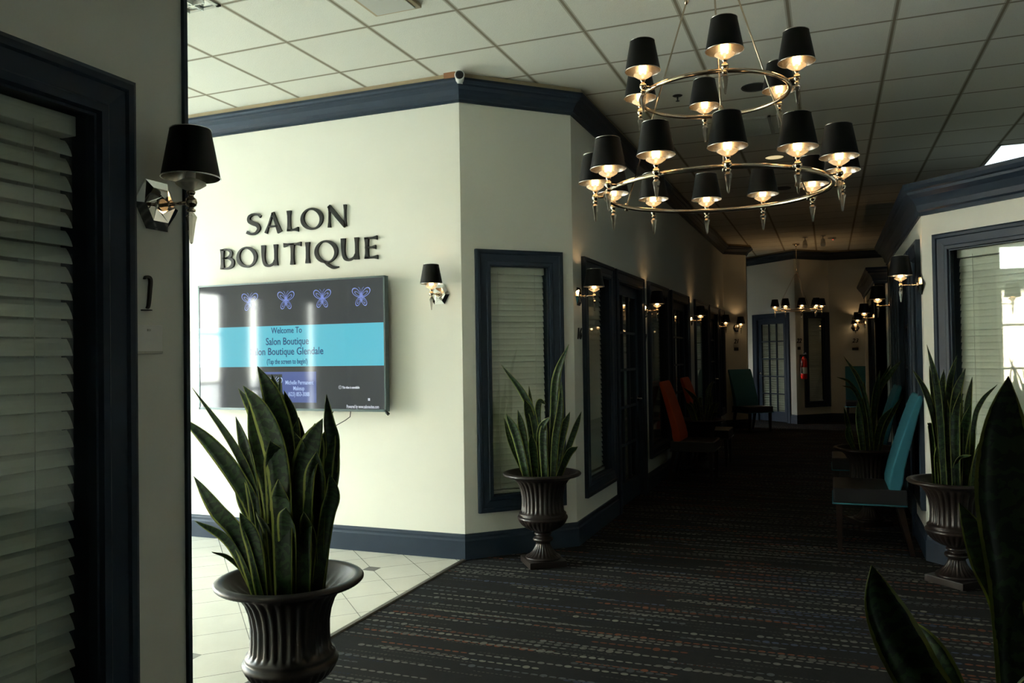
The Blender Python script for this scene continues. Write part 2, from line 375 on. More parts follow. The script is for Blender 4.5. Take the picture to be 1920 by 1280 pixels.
for kind, a, c in (('window', 6.29, 7.27), ('door', 7.35, 8.58), ('window', 8.82, 10.02), ('door', 10.20, 11.60), ('window', 12.15, 13.60), ('door', 13.70, 14.90), ('window', 15.08, 15.78)):
    op('corridor_left', kind, a-y0, c-y0)
op('far_door', 'door', 2.517-1.28, 2.517-0.165)
op('far_window', 'window', 0.21, 0.895)
op('block_side', 'window', 16.3-14.15, 16.3-12.95)
op('corridor_right', 'window', 9.95-7.10, 9.95-6.50)
op('corridor_right', 'door', 9.95-8.50, 9.95-7.20)
op('corridor_right', 'window', 9.95-9.15, 9.95-8.60)
op('chamfer_right', 'window', 0.105, 1.02)
def opens(wall): return [(s0+CW*.75, s1-CW*.75, (0 if k == 'door' else z0+CW*.75), z1-CW*.75) for (w, k, s0, s1, z0, z1) in OPEN if w == wall]
LEFT_TOP, RIGHT_TOP = CEIL, 2.66
b = MB(); wall_run(b, *W('near'), CEIL, opens('near')); pass
b.prism([(-1.86, 1.945), (-2.52, 1.285), (-2.52, 1.14), (-1.861, 1.80)], 0, CEIL)
b.box(-2.62, -2.52, -3.0, 1.285, 0, CEIL)
struct(obj('wall_left_near', b, M['wall']))
b = MB(); wall_run(b, *W('salon'), CEIL); struct(obj('wall_back_salon', b, M['wall']))
b = MB(); wall_run(b, *W('chamfer_left'), CEIL, opens('chamfer_left'), depth=.30); struct(obj('wall_left_chamfer', b, M['wall']))
b = MB(); wall_run(b, *W('corridor_left'), CEIL, opens('corridor_left')); struct(obj('wall_left_corridor', b, M['wall']))
b = MB(); wall_run(b, *W('chamfer_far_left'), CEIL, th=.1); wall_run(b, (-1.477, 16.283), (-1.477, 16.5), CEIL, th=.1); wall_run(b, (-1.477, 16.5), (-3.2, 16.5), CEIL, th=.1); struct(obj('wall_left_far_chamfer', b, M['wall']))
b = MB(); wall_run(b, *W('far_door'), CEIL, opens('far_door')); struct(obj('wall_far_left', b, M['wall']))
b = MB(); wall_run(b, *W('far_window'), CEIL, opens('far_window'), depth=.3); struct(obj('wall_far_middle', b, M['wall']))
b = MB(); wall_run(b, *W('far_end'), CEIL); struct(obj('wall_far_right', b, M['wall']))
b = MB(); wall_run(b, *W('corridor_right'), RIGHT_TOP, opens('corridor_right')); b.box(0.635, 5.0, 9.81, 9.95, 0, RIGHT_TOP); struct(obj('wall_right_corridor', b, M['wall']))
b = MB(); wall_run(b, *W('chamfer_right'), RIGHT_TOP, opens('chamfer_right'), depth=.45); b.box(1.885, 5.0, 5.144, 5.284, 0, RIGHT_TOP); b.prism([(0.80, 6.42), (1.98, 5.26), (5.0, 5.26), (5.0, 9.82), (0.80, 9.82)], RIGHT_TOP-.03, RIGHT_TOP); struct(obj('wall_right_chamfer', b, M['wall']))
b = MB(); wall_run(b, *W('block_side'), RIGHT_TOP, opens('block_side')); wall_run(b, *W('block_front'), RIGHT_TOP); b.box(.7, 4.0, 12.6, 16.3, RIGHT_TOP-.03, RIGHT_TOP); b.box(.635, 4.0, 16.2, 16.3, 0, RIGHT_TOP); struct(obj('wall_right_far', b, M['wall']))
b = MB(); b.box(4.9, 5.0, -3.2, .4, 0, CEIL); b.box(4.9, 5.0, 2.5, 18.2, 0, CEIL); b.box(4.9, 5.0, .4, 2.5, 2.25, CEIL); b.box(4.9, 5.0, .4, 2.5, 0, .15); b.box(-2.6, 5.0, -3.2, -3.1, 0, CEIL); b.box(-3.3, -3.2, 16.4, 16.66, 0, CEIL); b.box(-3.3, -3.2, 16.92, 19.4, 0, CEIL); b.box(-3.3, -3.2, 16.66, 16.92, 2.0, CEIL); b.box(-3.3, -2.3, 19.2, 19.4, 0, CEIL); b.box(3.9, 5.0, 18.1, 18.24, 0, CEIL)
struct(obj('wall_behind_camera', b, M['wall']))
b = MB(); b.box(-8.7, -2.6, -2.6, -2.5, 0, CEIL); struct(obj('wall_foyer_near', b, M['wall']))
# storefront wall with its glazing openings
b = MB(); X0, X1 = -8.64, -8.5
GL = [(0.82, 5.32, .10, 2.50), (0.82, 5.32, 2.80, 3.22), (-.05, 0.28, .10, 2.50), (-1.55, -1.28, .10, 2.5)]
b.box(X0, X1, -2.6, -1.55, 0, CEIL); b.box(X0, X1, -1.28, -.05, 0, CEIL); b.box(X0, X1, .28, .82, 0, CEIL); b.box(X0, X1, 5.32, 5.6, 0, CEIL)
b.box(X0, X1, .82, 5.32, 0, .1); b.box(X0, X1, .82, 5.32, 2.5, 2.8); b.box(X0, X1, .82, 5.32, 3.22, CEIL)
for a, c in ((-.05, .28), (-1.55, -1.28)): b.box(X0, X1, a, c, 0, .1); b.box(X0, X1, a, c, 2.5, CEIL)
struct(obj('wall_storefront', b, M['wall']))
wi = 90
for a, c, z0, z1 in GL:
    b = MB(); fr = .03
    b.box(-8.62, -8.52, a, a+fr, z0, z1); b.box(-8.62, -8.52, c-fr, c, z0, z1); b.box(-8.62, -8.52, a, c, z0, z0+fr); b.box(-8.62, -8.52, a, c, z1-fr, z1)
    if c-a > 1:
        for q in (1.55, 2.55, 3.50, 4.42): b.box(-8.60, -8.54, q-.02, q+.02, z0, z1)
        if z1-z0 > 1:
            for q in (1.15, 1.88): b.box(-8.60, -8.54, a, c, q-.02, q+.02)
    else:
        b.box(-8.60, -8.54, a, c, 1.0, 1.05)
    w_ = struct(obj('window_%d' % wi, b, M['alu'])); wi += 1
    b = MB(); b.box(-8.575, -8.570, a, c, z0, z1); obj('pane', b, M['glass'], w_)
b = MB(); b.box(4.92, 4.98, .4, .44, .15, 2.25); b.box(4.92, 4.98, 2.46, 2.5, .15, 2.25); b.box(4.92, 4.98, 1.43, 1.47, .15, 2.25); b.box(4.92, 4.98, .4, 2.5, .15, .2); b.box(4.92, 4.98, .4, 2.5, 2.2, 2.25); b.box(4.93, 4.97, .4, 2.5, 1.2, 1.24)
w_ = struct(obj('window_94', b, M['alu'])); b = MB(); b.box(4.948, 4.953, .4, 2.5, .15, 2.25); obj('pane', b, M['glass'], w_)
b = MB(); b.box(5.0, 8.0, -30, 40, -.25, -.15); struct(obj('floor_side_yard', b, M['asphalt']))
b = MB(); b.box(8.0, 8.3, -30, 40, -.25, 7.0); b.box(6.2, 8.3, -4, 6, 3.6, 3.7); struct(obj('wall_added_sky_block', b, simple('pale_bounce_face', (.50, .54, .54), .9)))  # added unseen wall and overhang: cut sky light and bounce some into side window
b = MB(); b.box(-60, -8.7, -40, 60, -.25, -.15); struct(obj('floor_parking_lot', b, M['asphalt']))
b = MB(); b.box(-34, -30, -20, 40, -.15, 4.2); b.box(-34.2, -29.6, -20, 40, 4.2, 4.6); struct(obj('wall_across_the_lot', b, M['stucco']))

# crown mouldings and baseboards
CROWN = [(0, 0), (.014, 0), (.014, .018), (.026, .026), (.034, .05), (.060, .082), (.088, .10), (.092, .112), (.106, .118), (.118, .132), (.118, .150), (0, .150)]
def crown(name, path, z0, side, hs=1.0):
    b = MB(); sweep(b, path, [(o_, z_*hs) for o_, z_ in CROWN], z0, side); return struct(obj(name, b, M['navy']))
left_path = [(-8.5, 5.40), (-2.52, 5.40), (-1.86, 6.06), (-1.86, 15.90), (-1.477, 16.283), (-1.477, 16.5), (-3.2, 16.5)]
far_path = [(-2.40, 19.23), (-0.62, 17.45), (0.03, 18.10), (4.0, 18.10)]
crown('trim_1', left_path, 3.385, -1); crown('trim_2', far_path, 3.385, -1)
for nm, pa in (('trim_3', left_path), ('trim_4', far_path)):
    b = MB(); sweep(b, pa, [(0, 0), (.100, 0), (.100, .034), (0, .034)], 3.536, -1); struct(obj(nm, b, M['tan']))
crown('trim_5', [(5.0, 9.95), (0.635, 9.95), (0.635, 6.394), (1.885, 5.144), (5.0, 5.144)], 2.445, -1, 1.5)
crown('trim_6', [(0.635, 16.3), (0.635, 12.60), (4.0, 12.60)], 2.445, -1, 1.5)
BASE = [(0, 0), (.020, 0), (.020, .135), (.013, .150), (.013, .165), (.008, .180), (0, .185)]
def baseboard(name, wall, cuts=()):
    b = MB(); p0, p1 = Vector(W(wall)[0]), Vector(W(wall)[1]); d = (p1-p0); L = d.length; d.normalize(); s = 0
    segs = []
    for a, c in sorted(cuts): segs.append((s, a)); s = c
    segs.append((s, L))
    for a, c in segs:
        if c-a > .01: sweep(b, [tuple(p0+d*a), tuple(p0+d*c)], BASE, 0, -1)
    return struct(obj(name, b, M['navy']))
def door_cuts(wall): return [(s0, s1) for (w, k, s0, s1, z0, z1) in OPEN if w == wall and k == 'door']
b = MB(); sweep(b, [(-8.5, 5.40), (-2.52, 5.40), (-1.86, 6.06), (-1.86, 7.35)], BASE, 0, -1); struct(obj('baseboard_back', b, M['navy']))
b = MB()
for a, c in ((8.58, 10.20), (11.60, 13.70), (14.90, 15.90)): sweep(b, [(-1.86, a), (-1.86, c)], BASE, 0, -1)
sweep(b, [(-1.86, 15.90), (-1.477, 16.283), (-1.477, 16.5), (-3.2, 16.5)], BASE, 0, -1); struct(obj('baseboard_left', b, M['navy']))
b = MB(); sweep(b, [(-.737, 17.567), (-0.62, 17.45), (0.03, 18.10), (4.0, 18.10)], BASE, 0, -1); sweep(b, [(-2.40, 19.23), (-1.525, 18.355)], BASE, 0, -1); struct(obj('baseboard_far', b, M['navy']))
b = MB(); sweep(b, [(0.635, 7.20), (0.635, 6.394), (1.885, 5.144), (4.9, 5.144)], BASE, 0, -1); sweep(b, [(4.9, 9.95), (0.635, 9.95), (0.635, 8.50)], BASE, 0, -1); sweep(b, [(.635, 16.3), (.635, 12.6), (3.9, 12.6)], BASE, 0, -1); struct(obj('baseboard_right', b, M['navy']))
b = MB(); sweep(b, [(-1.86, -3.0), (-1.86, 1.93)], BASE, 0, -1); struct(obj('baseboard_left_near', b, M['navy']))
b = MB(); b.box(-1.862, -1.848, 1.945, 1.960, 0, CEIL); struct(obj('trim_7', b, M['navy']))

# ------------------------------------------------------------------ windows and doors
CASE = [(0, 0), (0, .030), (.012, .036), (.030, .036), (.036, .028), (.085, .022), (.092, .028), (.112, .026), (.118, .012), (.125, .012), (.125, 0)]   # (inward, out)
def casing(mb, w, z0, z1, door=False):
    """mitred frame; local x 0..w, local y negative is towards the room"""
    m_ = len(CASE); rings = []
    pts = [((0, z0), (1, 0 if door else 1)), ((0, z1), (1, -1)), ((w, z1), (-1, -1)), ((w, z0), (-1, 0 if door else 1))]
    for (x, z), (dx, dz) in pts: rings.append([(x+dx*i_, -o_, z+dz*i_) for i_, o_ in CASE])
    vs = [p for r in rings for p in r]; fs = []
    for a, c in ((0, 1), (1, 2), (2, 3))+(() if door else ((3, 0),)):
        for j in range(m_-1): fs.append((a*m_+j, a*m_+j+1, c*m_+j+1, c*m_+j))
    if door: fs += [tuple(range(m_)), tuple(range(3*m_, 4*m_))]
    mb.add(vs, fs, 0)
def blind_for(parent_wall, rot, origin, w, z0, z1, label, tilt=1.05, pitch=0.046, group='white slatted blinds behind the glass', depthy=0.085, drop=0.0):
    t = thing('window_blind', label, 'blind', origin, rot, group)
    b = MB(); b.box(0, w, -.025, .03, z1-.055, z1); obj('headrail', b, M['blind'], t, bevel=.003)
    b = MB(); z = z1-.085; sw = .026; c_, s_ = math.cos(tilt), math.sin(tilt)
    k = 0
    while z > z0+.03+drop:
        tl = tilt+random.uniform(-.05, .05); c_, s_ = math.cos(tl), math.sin(tl); jz = random.uniform(-.0015, .0015)
        P4 = [(-sw, 0), (-sw*.4, .0028), (sw*.4, .0028), (sw, 0)]
        top_ = [(a*c_-q*s_, a*s_+q*c_) for a, q in P4]; bot_ = [(a*c_-(q-.0028)*s_, a*s_+(q-.0028)*c_) for a, q in P4]
        lp = top_+bot_[::-1]; n = len(lp)
        vs = [(x, yy, z+zz+jz) for x in (.004, w-.004) for yy, zz in lp]
        b.add(vs, [(i, (i+1) % n, n+(i+1) % n, n+i) for i in range(n)]+[tuple(range(n)), tuple(range(n, 2*n))], 0)
        z -= pitch; k += 1
    obj('slats', b, M['blind'], t)
    b = MB(); b.box(.003, w-.003, -.025, .025, z0+drop, z0+.022+drop); obj('bottom_rail', b, M['blind'], t)
    b = MB()
    for f in (.18, .82) if w < .9 else (.14, .5, .86):
        for yy in (-.030, .030): b.tube([(w*f, yy, z0+.02+drop), (w*f, yy, z1-.04)], .0013, 5)
    obj('ladder_cord', b, M['cord'], t)
    return t
wn_i = 1; dn_i = 1
BL = {('near', 0): 'white slatted blind in the big dark-framed window at the left edge',
      ('chamfer_left', 0): 'white blind in the navy-framed window behind the small urn of snake plant',
      ('corridor_left', 0): 'blind in the first corridor window after the angled wall on the left',
      ('corridor_left', 1): 'blind in the second window of the left corridor wall, beyond the first door',
      ('corridor_left', 2): 'blind in the third left corridor window, behind the orange chairs',
      ('corridor_left', 3): 'blind in the last narrow window at the end of the left corridor wall',
      ('far_window', 0): 'tall narrow white blind in the far window right of the fire extinguisher',
      ('block_side', 0): 'blind in the dark window on the far right block past the aisle',
      ('corridor_right', 0): 'blind in the window just round the corner behind the front teal chair',
      ('corridor_right', 1): 'blind in the narrow window furthest along the near right corridor wall',
      ('chamfer_right', 0): 'pale grey-green blind in the big window on the right with street reflections'}
seen = {}
for (wall, kind, s0, s1, z0, z1) in OPEN:
    T, L, rot = local_frame(*W(wall)); o0 = T @ Vector((s0, 0, 0)); w = s1-s0
    b = MB(); casing(b, w, z0, z1, kind == 'door')
    jm = .07                                     # jamb lining into the wall
    a, c, zb, zt = CW-.01, w-CW+.01, z0+CW-.01, z1-CW+.01
    if kind == 'door': zb = 0
    b.box(a-.03, a, -.012, jm+.06, zb, zt); b.box(c, c+.03, -.012, jm+.06, zb, zt); b.box(a-.03, c+.03, -.012, jm+.06, zt, zt+.03)
    if kind == 'window': b.box(a-.03, c+.03, -.012, jm+.06, zb-.03, zb)
    if kind == 'window':
        root = struct(obj('window_%d' % wn_i, b, M['navy'], None, o0, rot)); wn_i += 1
        g_ = MB(); g_.box(a, c, .030, .035, zb, zt); obj('pane', g_, M['glass'], root)
        i_ = seen.get(wall, 0); seen[wall] = i_+1
        off = T @ Vector((s0+a+.006, .085, 0))
        steep = {'chamfer_right': 1.28, 'near': 1.12}.get(wall, 1.15)
        blind_for(wall, rot, off, c-a-.012, zb+.004, zt-.004, BL[(wall, i_)], tilt=1.06 if wall == 'near' else steep, pitch=0.050 if wall == 'near' else 0.044)
    else:
        root = struct(obj('door_%d' % dn_i, b, M['navy'], None, o0, rot)); dn_i += 1
        d_ = MB(); st = .105; y0d, y1d = .030, .070
        d_.box(a, a+st, y0d, y1d, .01, zt); d_.box(c-st, c, y0d, y1d, .01, zt); d_.box(a+st, c-st, y0d, y1d, zt-st, zt); d_.box(a+st, c-st, y0d, y1d, .01, .22)
        gx0, gx1, gz0, gz1 = a+st, c-st, .22, zt-st
        for i in (1, 2): x = gx0+(gx1-gx0)*i/3; d_.box(x-.012, x+.012, y0d+.004, y1d-.004, gz0, gz1)
        for i in range(1, 5): z = gz0+(gz1-gz0)*i/5; d_.box(gx0, gx1, y0d+.004, y1d-.004, z-.012, z+.012)
        obj('door_leaf', d_, M['navy'], root)
        g_ = MB(); g_.box(gx0, gx1, .048, .052, gz0, gz1); obj('pane', g_, M['glass'], root)
        h_ = MB(); hx = a+.055 if wall == 'far_door' else c-.055
        h_.tube([(hx, y0d, 1.02), (hx, y0d-.05, 1.02)], .010, 8); h_.tube([(hx, y0d-.05, 1.02), (hx+(.10 if wall == 'far_door' else -.10), y0d-.055, 1.02)], .009, 8); h_.tube([(hx, y0d-.001, 1.02), (hx, y0d-.008, 1.02)], .03, 14)
        obj('door_handle', h_, M['chrome'], root)
        if wall in ('far_door', 'corridor_left'):
            off = T @ Vector((s0+gx0-.03, .112, 0))
            nm = {('far_door'): 'bright white blind behind the fifteen-pane glass door at the far end'}.get(wall) or \
                 ('blind behind the glass door between the first and second left corridor windows', 'blind behind the second glass door on the left, beside the near orange chair', 'blind behind the third glass door on the left, nearest the far corner')[seen.get('cd', 0)]
            if wall == 'corridor_left': seen['cd'] = seen.get('cd', 0)+1
            blind_for(wall, rot, off, gx1-gx0+.06, gz0-.02, gz1+.03, nm, tilt=.55 if wall == 'far_door' else 1.1, pitch=.05)

# ------------------------------------------------------------------ lamp heads (shared by sconces and chandeliers)
def hexa_lathe(mb, prof, n, mi=0, phase=0.0, cap0=True, cap1=True): mb.lathe(prof, n, mi, smooth=False, phase=phase, cap0=cap0, cap1=cap1)
def lamp_meshes():
    d = {}
    b = MB()      # shade: black card outside, silver foil inside, thin silver wires at both rims
    zb, zt, rb, rt, th = .072, .212, .0825, .0570, .0015
    b.lathe([(zb, rb), (zt, rt)], 40, 0)
    b.lathe([(zb, rb-th), (zt, rt-th)], 40, 1)
    for z, r in ((zb, rb), (zt, rt)): b.tube([(r*math.cos(2*PI*i/40), r*math.sin(2*PI*i/40), z) for i in range(40)], .0018, 6, 2, closed=True)
    for k in range(3):   # spider that carries the shade
        a = 2*PI*k/3; b.tube([(.008*math.cos(a), .008*math.sin(a), zt-.02), ((rt-th)*math.cos(a), (rt-th)*math.sin(a), zt-.006)], .001, 4, 2)
    d['shade'] = b.mesh('shade', [M['shade_out'], M['shade_in'], M['rim']])
    b = MB()      # metal stem: ball at arm height, cup under the bobeche, collar over the drop
    b.lathe([(-.030, .006), (-.028, .012), (-.022, .013), (-.018, .007), (-.014, .009), (-.010, .0145), (0, .0175), (.010, .0145), (.014, .009), (.020, .007), (.024, .011), (.030, .013), (.034, .008), (.060, .008)], 18, 0, cap0=True, cap1=True)
    d['stem'] = b.mesh('stem', [M['brass']])
    b = MB(); hexa_lathe(b, [(-.122, .0015), (-.118, .0045), (-.060, .0125), (-.044, .0165), (-.031, .008)], 6)
    d['crystal_drop'] = b.mesh('crystal_drop', [M['crystal']])
    b = MB(); hexa_lathe(b, [(.034, .012), (.040, .026), (.052, .044), (.056, .044), (.066, .024), (.070, .012)], 10)
    d['crystal_cup'] = b.mesh('crystal_cup', [M['crystalcup']])
    b = MB(); b.lathe([(.060, .017), (.150, .017)], 16, 0, cap0=True, cap1=True); d['candle_sleeve'] = b.mesh('candle_sleeve', [M['bulb']])
    b = MB(); b.lathe([(.060, .013), (.150, .013)], 16, 0, cap0=True, cap1=True); d['candle_off'] = b.mesh('candle_sleeve', [M['bulboff']])
    return d
LM = lamp_meshes()
BULB_W = 0.30
def add_lamp(parent, loc, on=True, power=1.0, stemparts=True):
    s = link('lamp_stem', LM['stem'], parent, loc)
    for nm in ('shade', 'crystal_drop', 'crystal_cup'): link(nm, LM[nm], s, (0, 0, 0))
    link('candle_sleeve', LM['candle_sleeve' if on else 'candle_off'], s, (0, 0, 0))
    if on:
        l = bpy.data.lights.new('bulb_light', 'POINT'); l.color = (1.0, 0.60, 0.28); l.energy = BULB_W*power; l.shadow_soft_size = .014
        o = bpy.data.objects.new('bulb_light', l); COL.objects.link(o); o.parent = s; o.location = (0, 0, .172)
    return s

# sconces: local +y points out of the wall
SZ = 1.96
def sconce_meshes():
    b = MB(); R0, R1 = .084, .060
    Rt = Matrix.Rotation(-PI/2, 4, 'X')            # lathe axis z -> +y
    def ringp(r, y, n=6, ph=0.0): return [(r*math.cos(ph+2*PI*i/n), y, r*math.sin(ph+2*PI*i/n)) for i in range(n)]
    rings = [ringp(R0, .0), ringp(R0, .008), ringp(.056, .024), ringp(.026, .030, 6, PI/6)]
    vs = [p for r in rings for p in r]; fs = [tuple(range(6))]
    for k in range(3): fs += [(k*6+i, k*6+(i+1) % 6, (k+1)*6+(i+1) % 6, (k+1)*6+i) for i in range(6)]
    fs.append(tuple(range(18, 24))); b.add(vs, fs)
    plate = b.mesh('backplate', [M['mirror']])
    b = MB(); b.tube([(0, .020, 0), (0, .034, 0)], .018, 14, 0); b.tube([(0, .034, 0), (0, .138, 0)], .0055, 10, 0); b.tube([(0, .058, 0), (0, .066, 0)], .010, 12, 0)
    arm = b.mesh('arm', [M['brass']])
    return plate, arm
PLATE, ARM = sconce_meshes()
def sconce(x, y, rotz, label, on=True, power=2.6, z=SZ):
    t = thing('wall_sconce', label, 'wall lamp', (x, y, z), rotz, 'wall sconces with black shades')
    link('backplate', PLATE, t); link('arm', ARM, t); add_lamp(t, (0, .138, 0), on, power)
    return t
R90 = PI/2
sconce(-1.86, 1.835, -R90, 'nearest unlit sconce with black shade and mirrored hexagonal plate beside the left window', on=False)
sconce(-2.70, 5.40, PI, 'sconce with black shade on the bright wall just right of the television', power=1.0)
sconce(-1.86, 6.175, -R90, 'lit sconce at the start of the left corridor wall, above the number 16')
sconce(-1.86, 8.70, -R90, 'lit sconce on the left corridor wall between the first door and second window')
sconce(-1.86, 11.88, -R90, 'lit sconce on the left corridor wall just before the third window')
sconce(-1.86, 15.00, -R90, 'lit sconce on the left corridor wall right after the last door')
sconce(-1.655, 16.105, -R90-PI/4, 'lit sconce on the narrow angled wall above the far teal chair on the left')
sconce(0.635, 6.445, R90, 'largest lit sconce on the right, at the corner of the right corridor wall')
sconce(0.635, 9.33, R90, 'lit sconce at the far end of the near right corridor wall')
sconce(0.94, 12.60, PI, 'lit sconce facing the camera on the wall end beyond the right-hand aisle')
sconce(0.635, 12.80, R90, 'lit sconce on the near corner of the far right block')
sconce(0.635, 15.6, R90, 'lit sconce deepest along the right side wall')
sconce(0.53, 18.10, PI, 'lit sconce on the end wall above the number 23 and the far right chair')

# chandeliers
def ring_mesh(R, r, name):
    b = MB(); b.tube([(R*math.cos(2*PI*i/72), R*math.sin(2*PI*i/72), 0) for i in range(72)], r, 10, 0, closed=True); return b.mesh(name, [M['brass']])
def lamps_on_ring(t, R, z, n, ph, pw=.30):
    for k in range(n):
        b = MB(); a = ph+2*PI*k/n; b.tube([(R*math.cos(a), R*math.sin(a), z), ((R+.045)*math.cos(a), (R+.045)*math.sin(a), z)], .006, 8)
        add_lamp(t, ((R+.05)*math.cos(a), (R+.05)*math.sin(a), z), True, pw)
        obj('lamp_arm', b, M['brass'], t)
CX, CY = -0.495, 4.0
camdir = math.atan2(-CY, -CX)
t = thing('chandelier', 'large two-tier ring chandelier with eighteen black-shaded lamps hanging from the ceiling', 'chandelier', (CX, CY, 0), 0)
link('lower_ring', ring_mesh(.535, .0115, 'lower_ring'), t, (0, 0, 2.28)); link('upper_ring', ring_mesh(.352, .0105, 'upper_ring'), t, (0, 0, 2.75))
lamps_on_ring(t, .535, 2.28, 12, camdir+math.radians(5)); lamps_on_ring(t, .352, 2.75, 6, camdir+math.radians(7))
for k, dg in enumerate((4, 122, -120)):
    a = camdir+math.radians(dg); b = MB()
    lo = Vector((.535*math.cos(a), .535*math.sin(a), 2.28)); hi = Vector((.03*math.cos(a), .03*math.sin(a), 3.54))
    b.tube([lo, hi], .0042, 8)
    for f in (.22, .78):
        p = lo.lerp(hi, f); d = (hi-lo).normalized(); b.tube([p-d*.02, p-d*.012, p, p+d*.012, p+d*.02], [.004, .010, .012, .010, .004], 10)
    b.tube([lo+Vector((0, 0, -.02)), lo+Vector((0, 0, .02))], .010, 10)
    obj('hanging_rod', b, M['brass'], t)
b = MB(); b.lathe([(3.50, .02), (3.515, .05), (3.54, .065), (3.57, .07)], 28, 0, cap0=True, cap1=True); obj('canopy', b, M['brass'], t)

FX, FY, FZ = -0.54, 16.45, 2.28
t = thing('chandelier', 'small single-ring chandelier glowing far down the corridor', 'chandelier', (FX, FY, 0), 0)
link('ring', ring_mesh(.385, .0115, 'ring'), t, (0, 0, FZ)); lamps_on_ring(t, .385, FZ, 9, camdir+.1, 2.2)
b = MB(); b.tube([(0, 0, 3.0), (0, 0, 3.55)], .006, 8); b.lathe([(2.985, .004), (2.99, .03), (3.0, .03), (3.01, .006)], 16, 0)
for k in range(3):
    a = camdir+.5+2*PI*k/3; b.tube([(.385*math.cos(a), .385*math.sin(a), FZ), (.02*math.cos(a), .02*math.sin(a), 3.0)], .004, 6)
obj('hanging_rods', b, M['brass'], t)
b = MB(); b.lathe([(3.52, .02), (3.54, .06), (3.57, .07)], 20, 0, cap0=True, cap1=True); obj('canopy', b, M['brass'], t)

# ------------------------------------------------------------------ urns and snake plants
def urn_parts():
    N = 192
    def fl(n, amt, z0, z1):
        def f(a, z, r):
            if z < z0 or z > z1: return r
            e = min(1, (z-z0)/.012, (z1-z)/.012); return r*(1-amt*e*(1-abs(math.sin(n*a/2))))
        return f
    b = MB()
    prof = [(.235, .045), (.240, .075), (.250, .100), (.265, .128), (.285, .152), (.305, .168), (.322, .176), (.330, .180), (.338, .181), (.346, .178), (.350, .170), (.354, .166), (.362, .170), (.370, .168), (.376, .158),
            (.39, .153), (.43, .150), (.48, .150), (.53, .158), (.57, .172), (.600, .192), (.617, .212), (.626, .232), (.630, .248), (.632, .262), (.636, .274), (.643, .281), (.651, .282), (.657, .276), (.660, .264), (.659, .250), (.652, .244), (.640, .232), (.622, .215), (.604, .195), (.586, .170), (.570, .154), (.560, .146)]
    f1, f2 = fl(32, .05, .235, .330), fl(28, .075, .378, .610)
    def rf(a, z, r):
        r = f2(a, z, f1(a, z, r))
        if .633 < z < .659 and r > .265: r *= 1-.010*(1-abs(math.sin(45*a)))
        return r
    b.lathe(prof, N, 0, rf=rf); bowl = b.mesh('bowl', [M['bronze']])
    b = MB(); f3 = fl(22, .10, .062, .150)
    b.lathe([(.045, .123), (.052, .127), (.060, .124), (.064, .112), (.075, .098), (.095, .078), (.120, .062), (.145, .052), (.155, .050), (.162, .056), (.168, .066), (.176, .072), (.184, .072), (.192, .066), (.198, .054), (.205, .050), (.212, .058), (.220, .062), (.228, .056), (.236, .046)], N, 0, rf=f3)
    stem = b.mesh('pedestal', [M['bronze']])
    b = MB(); b.box(-.135, .135, -.135, .135, 0, .045); base = b.mesh('base', [M['bronze']])
    b = MB(); b.lathe([(.572, .001), (.576, .05), (.572, .10), (.574, .13), (.570, .158)], 40, 0, rf=lambda a, z, r: r, cap0=False); soil = b.mesh('soil', [M['soil']])
    return bowl, stem, base, soil
URN = urn_parts()
def urn(x, y, rot, label):
    t = thing('garden_urn', label, 'planter', (x, y, 0), rot, 'fluted bronze urns with snake plants')
    for nm, me in zip(('bowl', 'pedestal', 'base', 'soil'), URN):
        o = link(nm, me, t)
        if nm == 'base':
            md = o.modifiers.new('bevel', 'BEVEL'); md.width = .004; md.segments = 2
    return t
def catmull(pts, n):
    P_ = [pts[0]*2-pts[1]]+pts+[pts[-1]*2-pts[-2]]; out = []
    m_ = len(pts)-1
    for k in range(n+1):
        u = k/n*m_; i = min(int(u), m_-1); f = u-i; p0, p1, p2, p3 = P_[i:i+4]
        out.append(0.5*((2*p1)+(-p0+p2)*f+(2*p0-5*p1+4*p2-p3)*f*f+(-p0+3*p1-3*p2+p3)*f**3))
    return out
